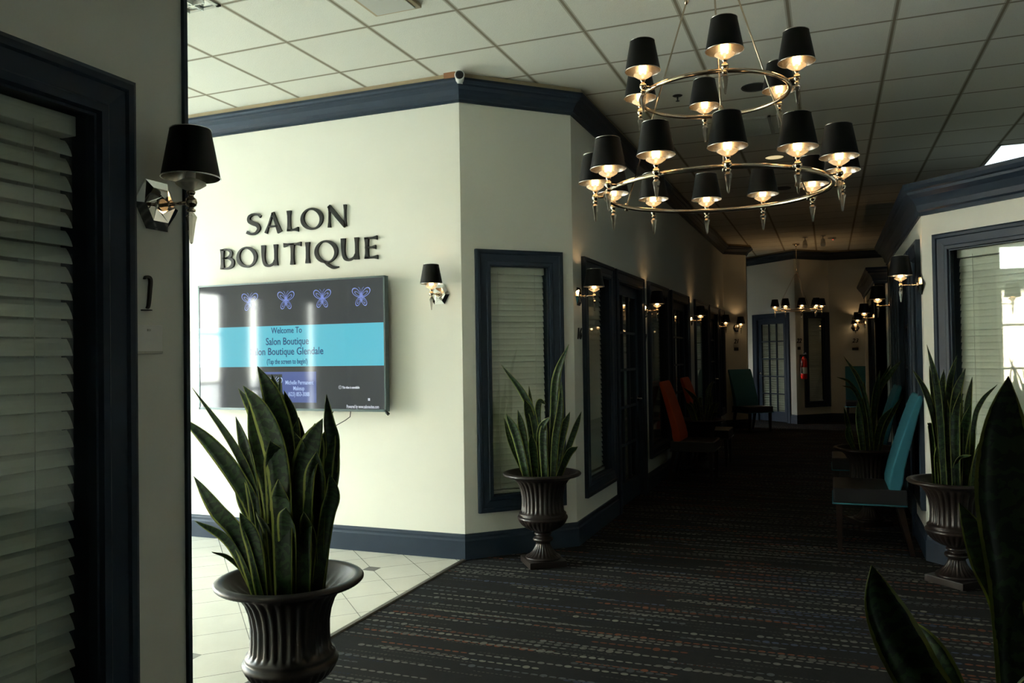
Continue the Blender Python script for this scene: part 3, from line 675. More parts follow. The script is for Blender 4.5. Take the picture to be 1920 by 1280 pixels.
def leaf(parent, pts, w, dz, name='leaf', rng=random, root=-.055):
    """blade grown along a curved spine: cupped section, narrow foot, pointed tip"""
    n = 22; pts[0] = (max(-.105, min(.105, pts[0][0])), pts[0][1]); bx, bz = pts[0]; by = rng.uniform(-.06, .06) + dz*.2; tot = len(pts)-1
    V_ = []
    for i, (x, z) in enumerate(pts):
        f = i/tot; V_.append(Vector((x, by+(dz-by)*f**1.4, root if i == 0 else z)))
    sp = catmull(V_, n); tw = rng.uniform(-.35, .35); tw1 = tw+rng.uniform(-.3, .3)
    prof = []
    vs, fs, uvs = [], [], []
    for k, p in enumerate(sp):
        f = k/n; d = (sp[min(k+1, n)]-sp[max(k-1, 0)]).normalized()
        sd = d.cross(Vector((0, 1, 0)))
        sd = sd.normalized() if sd.length > 1e-4 else Vector((1, 0, 0))
        nr = sd.cross(d).normalized(); a = tw+(tw1-tw)*f
        s1 = sd*math.cos(a)+nr*math.sin(a); s2 = nr*math.cos(a)-sd*math.sin(a)
        if s2.y > 0: s2 = -s2
        g = (.72+.28*math.sin(min(f/.55, 1)*PI/2))*(1 if f < .55 else max(0, 1-((f-.55)/.45)**1.9))
        hw = max(w*.58*g/max(.75, math.cos(a)), .0006); cup = hw*.42
        th = .0022 if f < .97 else .0006
        row = [(-1, 0), (-.5, .75), (0, 1), (.5, .75), (1, 0)]
        for q, c in row: vs.append(p+s1*q*hw-s2*cup*c+s2*cup*.5); uvs.append((.5+q*.5, f))
        for q, c in row[::-1]: vs.append(p+s1*q*hw*.97-s2*(cup*c+th)+s2*cup*.5); uvs.append((.5+q*.5, f))
    for k in range(n):
        for j in range(10): fs.append((k*10+j, k*10+(j+1) % 10, (k+1)*10+(j+1) % 10, (k+1)*10+j))
    fs += [tuple(range(10))[::-1], tuple(range(n*10, n*10+10))]
    me = bpy.data.meshes.new(name); me.from_pydata([tuple(v) for v in vs], [], fs); me.materials.append(M['leaf'])
    uvl = me.uv_layers.new(name='leaf')
    for lp in me.loops: uvl.data[lp.index].uv = uvs[lp.vertex_index]
    me.polygons.foreach_set('use_smooth', [True]*len(fs)); me.update()
    return link(name, me, parent)
def snake_plant(x, y, leaves, label, z=.650, rot=YAW, seed=1):
    rng = random.Random(seed)
    t = thing('snake_plant', label, 'plant', (x, y, z), rot, 'snake plants in urns')
    for pts, w, dz in leaves: leaf(t, list(pts), w, dz, rng=rng, root=.595-z)
    return t
LEAVES_A = [
  (((-0.082,-0.004),(-0.123,0.275),(-0.203,0.476),(-0.38,0.717)),0.03,0.02),
  (((-0.078,-0.014),(-0.123,0.205),(-0.191,0.364),(-0.291,0.504),(-0.404,0.615)),0.06,-0.05),
  (((-0.092,-0.004),(-0.161,0.155),(-0.241,0.265),(-0.321,0.392)),0.06,-0.12),
  (((-0.117,0.026),(-0.197,0.139),(-0.303,0.235)),0.034,-0.16),
  (((-0.127,-0.008),(-0.209,0.064),(-0.245,0.117)),0.016,-0.15),
  (((-0.092,0.016),(-0.135,0.315),(-0.171,0.474),(-0.221,0.599)),0.048,0.05),
  (((-0.032,0.006),(-0.048,0.374),(-0.092,0.504),(-0.151,0.609),(-0.227,0.709)),0.068,0.1),
  (((-0.006,-0.004),(-0.012,0.275),(-0.036,0.474),(-0.092,0.623),(-0.167,0.723)),0.084,-0.02),
  (((0.004,0.0),(-0.002,0.275),(-0.022,0.514),(-0.068,0.683),(-0.127,0.797)),0.076,0.03),
  (((-0.022,0.006),(-0.032,0.474),(-0.044,0.653),(-0.054,0.761)),0.024,0.08),
  (((0.004,0.006),(0.012,0.414),(0.004,0.584),(-0.032,0.699)),0.052,0.06),
  (((0.04,-0.004),(0.052,0.275),(0.054,0.454),(0.032,0.546)),0.052,-0.04),
  (((0.112,0.004),(0.143,0.275),(0.163,0.474),(0.151,0.574),(0.145,0.683)),0.044,0.02),
  (((0.058,-0.004),(0.064,0.315),(0.092,0.474),(0.141,0.593)),0.092,-0.03),
  (((0.127,0.004),(0.151,0.205),(0.183,0.305),(0.181,0.39)),0.052,-0.1),
  (((0.096,-0.004),(0.119,0.215),(0.147,0.374),(0.173,0.504)),0.076,0.08),
  (((0.006,-0.008),(0.012,0.175),(0.028,0.275)),0.068,-0.14),
  (((-0.056,-0.004),(-0.072,0.155),(-0.088,0.259)),0.032,-0.13),
  (((-0.072,-0.004),(-0.131,0.135),(-0.197,0.265),(-0.229,0.351)),0.036,0.06),
  (((0.076,-0.008),(0.084,0.135),(0.088,0.255)),0.06,-0.12),
  (((0.02,-0.004),(0.028,0.255),(0.058,0.454)),0.068,0.1),
  (((-0.04,0.0),(-0.036,0.374),(-0.052,0.514)),0.08,-0.06),
  (((0.012,0.0),(0.02,0.414),(0.028,0.593)),0.072,0.05),
  (((0.048,0.0),(0.088,0.414),(0.108,0.574)),0.08,-0.02),
  (((-0.056,0.0),(-0.092,0.275),(-0.131,0.414)),0.068,0.04),
  (((-0.082,-0.004),(-0.108,0.135),(-0.151,0.255)),0.056,-0.12),
  (((0.088,0.0),(0.108,0.315),(0.131,0.474)),0.076,-0.09),
  (((-0.024,-0.004),(-0.02,0.215),(-0.012,0.374)),0.08,-0.1),
  (((0.108,0.0),(0.135,0.414),(0.161,0.574)),0.06,0.06),
  (((-0.028,0.0),(-0.062,0.295),(-0.121,0.474),(-0.181,0.653)),0.068,0.08),
  (((-0.002,0.0),(-0.016,0.414),(-0.052,0.613),(-0.092,0.763)),0.06,0.1),
]
LEAVES_B = [
  (((-0.008,-0.004),(-0.05,0.342),(-0.128,0.544),(-0.283,0.753)),0.047,0),
  (((0.066,0.016),(0.097,0.404),(0.12,0.664),(0.21,0.893)),0.054,0.03),
  (((0.074,0.016),(0.097,0.21),(0.132,0.404),(0.148,0.625)),0.05,-0.05),
  (((0.089,0.016),(0.148,0.249),(0.202,0.412)),0.054,-0.08),
  (((0.136,0.016),(0.225,0.229),(0.295,0.404)),0.039,0.05),
  (((0.14,0.004),(0.19,0.113),(0.252,0.167)),0.047,-0.1),
  (((-0.105,0.008),(-0.179,0.245),(-0.252,0.404)),0.058,-0.05),
  (((-0.089,0.008),(-0.132,0.249),(-0.167,0.423)),0.05,0.05),
  (((-0.062,0.016),(-0.07,0.365),(-0.082,0.594)),0.031,0.1),
  (((-0.027,0.0),(-0.078,0.346),(-0.12,0.505)),0.062,-0.03),
  (((0.012,0.0),(-0.019,0.326),(-0.008,0.474),(0.039,0.458)),0.039,0.08),
  (((-0.043,-0.008),(-0.062,0.132),(-0.078,0.264)),0.058,-0.12),
  (((0.019,0.0),(0.012,0.21),(0.027,0.365)),0.054,-0.04),
  (((-0.004,0.0),(-0.012,0.171),(0.004,0.307),(0.062,0.381)),0.047,-0.1),
  (((-0.128,0.0),(-0.214,0.171),(-0.268,0.365)),0.035,0.08),
]
LEAVES_C = [
  (((-0.086,0.007),(-0.093,0.333),(-0.106,0.607),(-0.144,0.848)),0.038,0.03),
  (((-0.079,0.007),(-0.093,0.127),(-0.13,0.388),(-0.192,0.563),(-0.268,0.686)),0.048,-0.03),
  (((-0.058,0.007),(-0.065,0.47),(-0.065,0.686)),0.051,-0.02),
  (((-0.031,0.014),(-0.024,0.367),(0.01,0.607),(0.079,0.776)),0.041,0.08),
  (((-0.014,0.007),(-0.01,0.333),(0.017,0.539),(0.086,0.69)),0.058,0),
  (((0.048,0.007),(0.072,0.264),(0.1,0.47),(0.151,0.635)),0.058,0.04),
  (((0.1,0.014),(0.141,0.326),(0.213,0.477),(0.336,0.58)),0.027,0.08),
  (((0.079,0.007),(0.154,0.161),(0.264,0.281),(0.312,0.408)),0.076,0.03),
  (((0.069,0.014),(0.1,0.127),(0.154,0.209),(0.275,0.281)),0.048,-0.12),
  (((0.12,0.024),(0.141,0.23),(0.158,0.34)),0.045,0.08),
  (((0.134,0.024),(0.189,0.1),(0.244,0.148)),0.038,-0.02),
  (((0.168,0.007),(0.216,0.051),(0.275,0.079)),0.041,0.04),
  (((0.01,0.007),(0.014,0.333),(0.017,0.549)),0.069,-0.06),
  (((-0.1,0.024),(-0.12,0.281),(-0.151,0.343)),0.031,0.03),
  (((-0.096,0.017),(-0.124,0.12),(-0.151,0.209)),0.031,-0.08),
  (((-0.027,0.003),(-0.007,0.11),(0.027,0.154)),0.024,-0.15),
  (((-0.041,0.007),(-0.038,0.367),(-0.045,0.621)),0.055,0.1),
  (((0.024,0.007),(0.048,0.264),(0.058,0.47)),0.055,-0.1),
  (((-0.072,0.007),(-0.106,0.333),(-0.113,0.573),(-0.1,0.71)),0.027,0.09),
]
LEAVES_D = [
  (((0.035,-0.05),(0.043,0.149),(0.04,0.349),(0.022,0.518),(0.026,0.647),(0.038,0.742)),0.092,0.0),
  (((-0.05,-0.05),(-0.1,0.1),(-0.169,0.219),(-0.224,0.329),(-0.247,0.408)),0.078,-0.05),
  (((0.02,-0.05),(0.03,0.269),(0.006,0.398),(-0.015,0.493)),0.06,0.08),
  (((0.05,-0.05),(0.08,0.249),(0.11,0.448),(0.139,0.627)),0.07,0.06),
  (((0.07,-0.05),(0.1,0.149),(0.159,0.349),(0.209,0.548)),0.07,-0.05),
  (((-0.02,-0.05),(-0.08,0.159),(-0.11,0.259)),0.06,0.14),
  (((0.008,-0.05),(0.01,0.149),(0.0,0.269)),0.08,-0.14),
]
LEAVES_E = [
  (((0.02,0.015),(0.0,0.307),(-0.063,0.586),(-0.181,0.8)),0.034,0.03),
  (((0.01,0.015),(-0.024,0.356),(-0.137,0.561),(-0.268,0.62)),0.024,-0.03),
  (((0.0,0.015),(-0.039,0.307),(-0.122,0.503),(-0.244,0.546)),0.029,-0.08),
  (((0.039,0.024),(0.093,0.434),(0.2,0.629),(0.312,0.756)),0.044,0),
  (((0.078,0.015),(0.137,0.161),(0.244,0.332),(0.342,0.454)),0.034,0.05),
  (((-0.137,0.005),(-0.195,0.102),(-0.215,0.21)),0.034,-0.1),
  (((0.024,0.024),(0.073,0.307),(0.146,0.551),(0.244,0.722)),0.044,0.06),
  (((0.029,0.024),(0.059,0.405),(0.098,0.673)),0.049,-0.05),
  (((-0.02,0.015),(-0.039,0.259),(-0.059,0.503)),0.049,0.04),
  (((-0.059,0.005),(-0.088,0.21),(-0.107,0.405)),0.049,-0.06),
  (((0.068,0.005),(0.107,0.21),(0.171,0.356)),0.049,-0.1),
  (((-0.088,0.005),(-0.137,0.185),(-0.166,0.356)),0.034,0.08),
  (((0.0,0.005),(0.005,0.307),(0.024,0.576)),0.044,0.1),
]

urn(-1.955, 2.585, .55, 'large dark urn in the left foreground at the edge of the tiled floor')
snake_plant(-1.955, 2.585, LEAVES_A, 'tall dark snake plant in the left foreground, overlapping the television', z=.675, seed=3)
urn(-1.932, 5.46, .62, 'fluted bronze urn standing in front of the angled wall with a navy window')
snake_plant(-1.932, 5.46, LEAVES_B, 'yellow-edged snake plant in the urn in front of the angled left wall', z=.68, seed=5)
urn(0.738, 5.84, .82, 'fluted bronze urn in front of the big window on the right')
snake_plant(0.738, 5.84, LEAVES_C, 'upright snake plant in the right-hand urn, in front of the bright window', z=.68, seed=8)
urn(0.276, 1.72, .4, 'nearest urn at the right foreground, out of which the closest leaves rise')
snake_plant(0.276, 1.72, LEAVES_D, 'very near dark snake plant leaves rising at the right edge', z=.705, seed=11)
urn(0.300, 7.58, .5, 'shadowy urn standing behind the front teal chair on the right')
snake_plant(0.300, 7.58, LEAVES_E, 'dim snake plant in shadow between the two right-hand teal chairs', seed=14)
urn(-1.50, 10.28, .5, 'shadowy urn between the two orange chairs')
LEAVES_F = [(tuple((x*.8, z*.55) for x, z in pts), w, dz) for pts, w, dz in LEAVES_B[:12]]
snake_plant(-1.50, 10.28, LEAVES_F, 'low dark snake plant between the two orange chairs', seed=17)

# ------------------------------------------------------------------ chairs (local: seat grows towards +y, back at y=0)
def chair_meshes(fab, pipe):
    d = {}
    b = MB(); b.prism([(-.27, .10), (.27, .10), (.28, .60), (-.28, .60)], .36, .475); d['seat'] = b.mesh('seat', [M['seat']])
    b = MB(); b.tube([(-.282, .10, .362), (-.292, .603, .362), (.292, .603, .362), (.282, .10, .362)], .006, 8); d['piping'] = b.mesh('piping', [pipe])
    # tall raked back, thick in the middle, rolled at the top
    side = [(.205, .40), (.150, .44), (.125, .52), (.115, .62), (.060, .84), (.010, 1.03), (-.020, 1.14), (-.010, 1.165), (.012, 1.16), (.040, 1.10), (.085, .98), (.145, .80), (.200, .62), (.222, .52), (.220, .44)]
    b = MB(); n = len(side); w = [-.265, -.25, .25, .265]; ins = [.012, 0, 0, .012]; vs = []
    cy0 = sum(p[0] for p in side)/n; cz0 = sum(p[1] for p in side)/n
    for x, i_ in zip(w, ins):
        for yy, zz in side: k = 1-i_*2.2; vs.append((x, cy0+(yy-cy0)*k if i_ else yy, cz0+(zz-cz0)*(1-i_) if i_ else zz))
    fs = [tuple(range(n)), tuple(range(3*n, 4*n))]
    for r in range(3): fs += [(r*n+i, r*n+(i+1) % n, (r+1)*n+(i+1) % n, (r+1)*n+i) for i in range(n)]
    b.add(vs, fs, 0, False); d['backrest'] = b.mesh('backrest', [fab])
    for nm, x, yy, sp in (('leg', -.235, .56, 0), ('leg', .235, .56, 0), ('leg', -.235, .15, -.08), ('leg', .235, .15, -.08)):
        b = MB(); a = .022; c = .015
        b.add([(x-a, yy-a, .362), (x+a, yy-a, .362), (x+a, yy+a, .362), (x-a, yy+a, .362), (x-c, yy-c+sp, 0), (x+c, yy-c+sp, 0), (x+c, yy+c+sp, 0), (x-c, yy+c+sp, 0)],
              [(0, 1, 2, 3), (7, 6, 5, 4), (0, 4, 5, 1), (1, 5, 6, 2), (2, 6, 7, 3), (3, 7, 4, 0)])
        d.setdefault('legs', []).append(b.mesh('leg', [M['wood']]))
    return d
CM = {'teal': chair_meshes(M['teal'], M['teal']), 'orange': chair_meshes(M['orange'], M['wood'])}
def chair(kind, x, y, rot, label):
    t = thing('lounge_chair', label, 'chair', (x, y, 0), rot, 'high-backed waiting chairs along the walls'); d = CM[kind]
    for nm in ('seat', 'piping', 'backrest'):
        o = link(nm, d[nm], t)
        if nm != 'piping':
            md = o.modifiers.new('bevel', 'BEVEL'); md.width = .012; md.segments = 3; md.limit_method = 'ANGLE'
            if nm == 'backrest': o['label'] = '%s upholstered back' % kind
    for me in d['legs']: link('leg', me, t)
    return t
chair('teal', .612, 6.74, R90, 'teal-backed chair with dark seat behind the right-hand urn, nearest of the chairs')
chair('teal', .612, 8.52, R90, 'second teal-backed chair on the right, half hidden by the dim snake plant')
chair('teal', .58, 18.02, PI, 'teal-backed chair against the end wall under the number 23')
chair('orange', -1.83, 9.62, -R90, 'nearer orange-backed chair with dark seat along the left corridor wall')
chair('orange', -1.83, 11.05, -R90, 'farther orange-backed chair, beyond the shadowy urn on the left')
chair('teal', -1.60, 15.98, -PI*.75, 'teal-backed chair against the narrow angled wall at the far left')

# ------------------------------------------------------------------ television
SX0, SX1, SZ0, SZ1, SY = -4.895, -3.107, 1.086, 2.116, 5.285
t = thing('television', 'large wall-mounted screen with a cyan welcome band below the black wall letters', 'television', ((SX0+SX1)/2, SY, (SZ0+SZ1)/2), 0)
HW, HH = (SX1-SX0)/2, (SZ1-SZ0)/2
M['tvframe'] = simple('grey_tv_bezel', (0.10, 0.13, 0.14), 0.3, metal=0.6)
def screen_mat(name, col, es, rough=0.06):
    m = simple(name, (0.004, 0.004, 0.005), rough, spec=0.75, emis=col, es=es); return m
M['scr'] = screen_mat('screen_dark', (0.55, 0.62, 0.75), 0.055)
M['scrband'] = screen_mat('screen_cyan', (0.10, 0.52, 0.66), 0.95)
M['scrblue'] = screen_mat('screen_blue_wing', (0.28, 0.38, 0.95), 0.75)
M['scrcard'] = screen_mat('screen_violet_card', (0.16, 0.24, 0.72), 0.42)
M['scrtext'] = screen_mat('screen_navy_text', (0.01, 0.08, 0.30), 0.5)
M['scrwhite'] = screen_mat('screen_white_text', (0.8, 0.85, 0.95), 0.7)
M['scrpale'] = screen_mat('screen_pale_text', (0.45, 0.60, 0.95), 0.8)
b = MB(); fr = .012
b.box(-HW, HW, .010, .055, -HH, HH)
for bx_ in ((-HW, HW, -HH, -HH+.018), (-HW, HW, HH-fr, HH), (-HW, -HW+fr, -HH, HH), (HW-fr, HW, -HH, HH)): b.box(bx_[0], bx_[1], 0, .012, bx_[2], bx_[3])
obj('bezel', b, M['tvframe'], t)
b = MB(); b.box(-HW+fr, HW-fr, .004, .011, -HH+.018, HH-fr); scr = obj('screen', b, M['scr'], t)
b = MB(); b.box(-.35, .35, .055, .113, -.2, .2); b.box(-.5, -.46, .055, .08, -.3, .3); b.box(.46, .5, .055, .08, -.3, .3); obj('wall_bracket', b, M['black'], t)
zc = (SZ0+SZ1)/2
b = MB(); b.box(-HW+fr, HW-fr, .0030, .0045, 1.436-zc, 1.762-zc); obj('screen_band', b, M['scrband'], scr)
b = MB(); b.box(-.232, .270, .0030, .0045, -.450, -.207); obj('screen_card', b, M['scrcard'], scr)
b = MB(); b.box(-.212, -.052, .0020, .0032, -.425, -.226); obj('card_picture', b, M['scr'], scr)
def ring_poly(mb, cx, cz, rx, rz, rot, wd, y, mi=0, n=28, egg=0.0):
    vs = []
    for k in range(n):
        a = 2*PI*k/n
        for s_ in (1.0, 1.0-wd):
            x = rx*s_*math.cos(a)*(1+egg*math.sin(a)); z = rz*s_*math.sin(a)
            vs.append((cx+x*math.cos(rot)-z*math.sin(rot), y, cz+x*math.sin(rot)+z*math.cos(rot)))
    mb.add(vs, [(2*k, 2*k+1, (2*k+3) % (2*n), (2*k+2) % (2*n)) for k in range(n)], mi)
def butterfly(mb, cx, cz, s, y):
    for sg in (1, -1):
        ring_poly(mb, cx+sg*.036*s, cz+.026*s, .024*s, .045*s, -sg*.85, .16, y, egg=.25)
        ring_poly(mb, cx+sg*.030*s, cz+.020*s, .011*s, .028*s, -sg*.95, .22, y)
        ring_poly(mb, cx+sg*.024*s, cz-.034*s, .018*s, .034*s, sg*.45, .18, y, egg=-.2)
        ring_poly(mb, cx+sg*.022*s, cz-.032*s, .008*s, .020*s, sg*.45, .25, y)
        mb.tube([(cx+sg*.003*s, y, cz+.03*s), (cx+sg*.010*s, y, cz+.055*s), (cx+sg*.022*s, y, cz+.066*s)], .0012, 4)
    ring_poly(mb, cx, cz-.004*s, .004*s, .040*s, 0, .5, y)
for k, px in enumerate((-4.364, -4.009, -3.667, -3.314)):
    b = MB(); butterfly(b, px-(SX0+SX1)/2, 1.965-zc, 1.10, .0028); obj('butterfly_emblem', b, M['scrblue'], scr)
b = MB(); butterfly(b, -.125, -.315, 1.05, .0012); obj('butterfly_emblem', b, M['scrpale'], scr)
def text_mesh(s, size, mat, ext=0.0006, shear=0.0, align='CENTER', name='text', bold=0.0, sx=1.0):
    c = bpy.data.curves.new(name, 'FONT'); c.body = s; c.size = size; c.extrude = ext; c.shear = shear; c.align_x = align; c.offset = bold; c.resolution_u = 3
    o = bpy.data.objects.new(name, c); COL.objects.link(o); dg = bpy.context.evaluated_depsgraph_get(); dg.update()
    me = bpy.data.meshes.new_from_object(o.evaluated_get(dg)); bpy.data.objects.remove(o); bpy.data.curves.remove(c)
    me.transform(Matrix.Rotation(PI/2, 4, 'X') @ Matrix.Diagonal((sx, 1, 1, 1))); me.materials.clear(); me.materials.append(mat); me.name = name
    return me
for s_, size, wd, x, z, mt in (('Welcome To', .068, .295, -4.006, 1.702, 'scrtext'), ('Salon Boutique', .082, .41, -4.002, 1.610, 'scrtext'), ('Salon Boutique Glendale', .082, .70, -4.012, 1.530, 'scrtext'),
                        ('(Tap the screen to begin!)', .056, .39, -4.004, 1.458, 'scrtext'), ('Michelle Permanent', .046, .265, -3.890, 1.294, 'scrpale'), ('Makeup', .046, .105, -3.895, 1.248, 'scrpale'),
                        ('(623) 853-3088', .046, .20, -3.896, 1.202, 'scrpale'), ('This video is unavailable', .026, .155, -3.415, 1.262, 'scrwhite'), ('Powered by www.salonsuites.com', .036, .285, -3.312, 1.112, 'scrwhite')):
    me = text_mesh(s_, size, M[mt], bold=.0006); xs = [v.co.x for v in me.vertices]; me.transform(Matrix.Diagonal((wd/(max(xs)-min(xs)), 1, 1, 1)))
    o = link('screen_text', me, scr, (x-(SX0+SX1)/2, .0020, z-zc))
b = MB(); ring_poly(b, -3.512-(SX0+SX1)/2, 1.272-zc, .014, .014, 0, .2, .0028); b.box(-3.5135-(SX0+SX1)/2, -3.5105-(SX0+SX1)/2, .002, .003, 1.268-zc, 1.278-zc); b.box(-.005+.742, .013+.742, .002, .003, -.432, -.412); obj('screen_icon', b, M['scrwhite'], scr)
b = MB(); b.tube([(.40, .05, -.50), (.385, .04, -.545), (.365, .035, -.60), (.375, .035, -.635), (.42, .04, -.63), (.50, .045, -.59), (.545, .05, -.56), (.55, .055, -.50)], .0035, 8); obj('power_cable', b, M['black'], t)
b = MB(); b.tube([(HW-.01, .02, -HH-.002), (HW+.012, .02, -HH-.02)], .012, 10); obj('corner_sensor', b, M['black'], t)

# ------------------------------------------------------------------ wall letters: flared strokes cut from black acrylic
def stroke(mb, pts, ws, th=.018, n=14):
    """flat band of changing width, extruded towards the room (local: x right, z up, face at -y)"""
    P_ = [Vector((x, z)) for x, z in pts]
    if len(P_) > 2:
        sp = catmull([Vector((p.x, p.y, 0)) for p in P_], n); sp = [Vector((p.x, p.y)) for p in sp]
    else: sp = [P_[0].lerp(P_[1], k/8) for k in range(9)]
    m_ = len(sp); L, R = [], []
    for k, p in enumerate(sp):
        d = (sp[min(k+1, m_-1)]-sp[max(k-1, 0)]).normalized(); nn = Vector((-d.y, d.x)); f = k/(m_-1)*(len(ws)-1); i = min(int(f), len(ws)-2); w = ws[i]+(ws[i+1]-ws[i])*(f-i)
        L.append(p+nn*w/2); R.append(p-nn*w/2)
    vs = [(p.x, y, p.y) for y in (-th, 0) for p in L+R]; fs = []
    for k in range(m_-1):
        fs += [(k, k+1, m_+k+1, m_+k), (2*m_+k, 3*m_+k, 3*m_+k+1, 2*m_+k+1), (k, 2*m_+k, 2*m_+k+1, k+1), (m_+k, m_+k+1, 3*m_+k+1, 3*m_+k)]
    fs += [(0, m_, 3*m_, 2*m_), (m_-1, 3*m_-1, 4*m_-1, 2*m_-1)]
    mb.add(vs, fs)
def oval(mb, cx, cz, rx, rz, thick, thin, tilt=0.0, th=.018, n=48):
    vs = []
    for y in (-th, 0):
        for k in range(n):
            a = 2*PI*k/n; w = thin+(thick-thin)*abs(math.cos(a-tilt))**1.3
            c, s = math.cos(a), math.sin(a)
            vs += [(cx+rx*c, y, cz+rz*s), (cx+(rx-w)*c, y, cz+(rz-w*1.0)*s)]
    fs = []
    for k in range(n):
        j = (k+1) % n; q = 2*n
        fs += [(2*k, 2*k+1, 2*j+1, 2*j), (q+2*k, q+2*j, q+2*j+1, q+2*k+1), (2*k, 2*j, q+2*j, q+2*k), (2*k+1, q+2*k+1, q+2*j+1, 2*j+1)]
    mb.add(vs, fs)
def glyph(ch, w, h):
    b = MB(); T, t_ = .034, .014; fl = [T*1.25, T*.85, T*.80, T*.85, T*1.25]; fs_ = [t_*1.9, t_*1.1, t_, t_*1.1, t_*1.9]
    if ch == 'S':
        stroke(b, [(w*.96, h*.84), (w*.80, h*.95), (w*.48, h*.985), (w*.22, h*.88), (w*.20, h*.68), (w*.45, h*.545), (w*.74, h*.43), (w*.83, h*.24), (w*.62, h*.05), (w*.30, h*.02), (w*.04, h*.13)], [.024, .018, .016, .026, .032, .036, .034, .030, .018, .016, .026], n=40)
    elif ch == 'A':
        stroke(b, [(w*.08, 0), (w*.52, h)], [t_*1.9, t_, t_, t_*1.1]); stroke(b, [(w*.50, h), (w*.92, 0)], [T*.8, T*.85, T*1.3]); stroke(b, [(w*.26, h*.32), (w*.80, h*.32)], [t_*.9, t_*.9])
    elif ch == 'L':
        stroke(b, [(w*.18, 0), (w*.18, h)], fl); stroke(b, [(w*.05, h*.045), (w*.98, h*.06)], [t_*1.0, t_, t_*1.2, t_*2.8])
    elif ch in 'OQ':
        oval(b, w/2, h/2, w/2, h*.52, T, t_*.8, tilt=.35)
        if ch == 'Q': stroke(b, [(w*.42, h*.04), (w*.58, -h*.10), (w*.80, -h*.24), (w*1.02, -h*.22)], [.012, .026, .024, .008], n=16)
    elif ch == 'N':
        stroke(b, [(w*.10, 0), (w*.12, h)], fs_); stroke(b, [(w*.08, h), (w*.92, 0)], [T*.9, T, T*.9]); stroke(b, [(w*.92, 0), (w*.92, h)], fs_)
    elif ch == 'B':
        stroke(b, [(w*.15, 0), (w*.15, h)], fl)
        stroke(b, [(w*.12, h*.96), (w*.50, h*.97), (w*.80, h*.84), (w*.76, h*.64), (w*.50, h*.55), (w*.15, h*.53)], [t_, t_*1.1, T*.75, T*.8, t_, t_*.8], n=24)
        stroke(b, [(w*.15, h*.54), (w*.58, h*.53), (w*.92, h*.40), (w*.90, h*.17), (w*.58, h*.03), (w*.12, h*.035)], [t_*.8, t_, T*.85, T*.9, t_*1.1, t_], n=24)
    elif ch == 'U':
        stroke(b, [(w*.14, h), (w*.14, h*.40), (w*.24, h*.09), (w*.46, h*.01), (w*.70, h*.10), (w*.80, h*.26)], [T*1.2, T*.85, T*.85, t_*1.3, t_, t_*.9], n=28); stroke(b, [(w*.86, 0), (w*.86, h)], [T*1.2, T*.8, T*.75, T*.8, T*1.15])
    elif ch == 'T':
        stroke(b, [(w*.5, 0), (w*.5, h*.97)], fl); stroke(b, [(0, h*.93), (w*.5, h*.955), (w, h*.93)], [t_*2.6, t_*1.1, t_, t_*1.1, t_*2.6], n=16)
    elif ch == 'I':
        stroke(b, [(w*.5, 0), (w*.5, h)], fl)
    elif ch == 'E':
        stroke(b, [(w*.18, 0), (w*.18, h)], fl)
        for zf, xe in ((.955, .97), (.52, .85), (.045, 1.0)): stroke(b, [(w*.05, h*zf), (w*xe, h*zf)], [t_, t_, t_*1.1, t_*2.4])
    return b
LET = [('S', -4.475, -4.320, 2.530, 2.697, 'first letter S of the upper word'), ('A', -4.288, -4.124, 2.529, 2.694, 'letter A of the upper word'), ('L', -4.065, -3.954, 2.530, 2.697, 'letter L of the upper word'),
       ('O', -3.932, -3.717, 2.530, 2.699, 'letter O of the upper word'), ('N', -3.679, -3.499, 2.532, 2.703, 'last letter N of the upper word'),
       ('B', -4.745, -4.607, 2.257, 2.426, 'first letter B of the lower word'), ('O', -4.576, -4.366, 2.261, 2.428, 'letter O next to the B in the lower word'), ('U', -4.325, -4.155, 2.260, 2.432, 'first letter U of the lower word, left of the T'),
       ('T', -4.100, -3.931, 2.258, 2.432, 'letter T of the lower word'), ('I', -3.890, -3.848, 2.261, 2.430, 'letter I of the lower word'), ('Q', -3.802, -3.584, 2.255, 2.430, 'letter Q with a long tail in the lower word'),
       ('U', -3.558, -3.387, 2.264, 2.437, 'second letter U of the lower word, right of the Q'), ('E', -3.341, -3.223, 2.265, 2.431, 'last letter E of the lower word')]
for ch, x0, x1, z0, z1, lb in LET:
    o = obj('wall_letter', glyph(ch, x1-x0, z1-z0), M['letter'], None, (x0, 5.399, z0)); tag(o, 'black raised '+lb, 'letter', 'raised black letters on the bright wall')

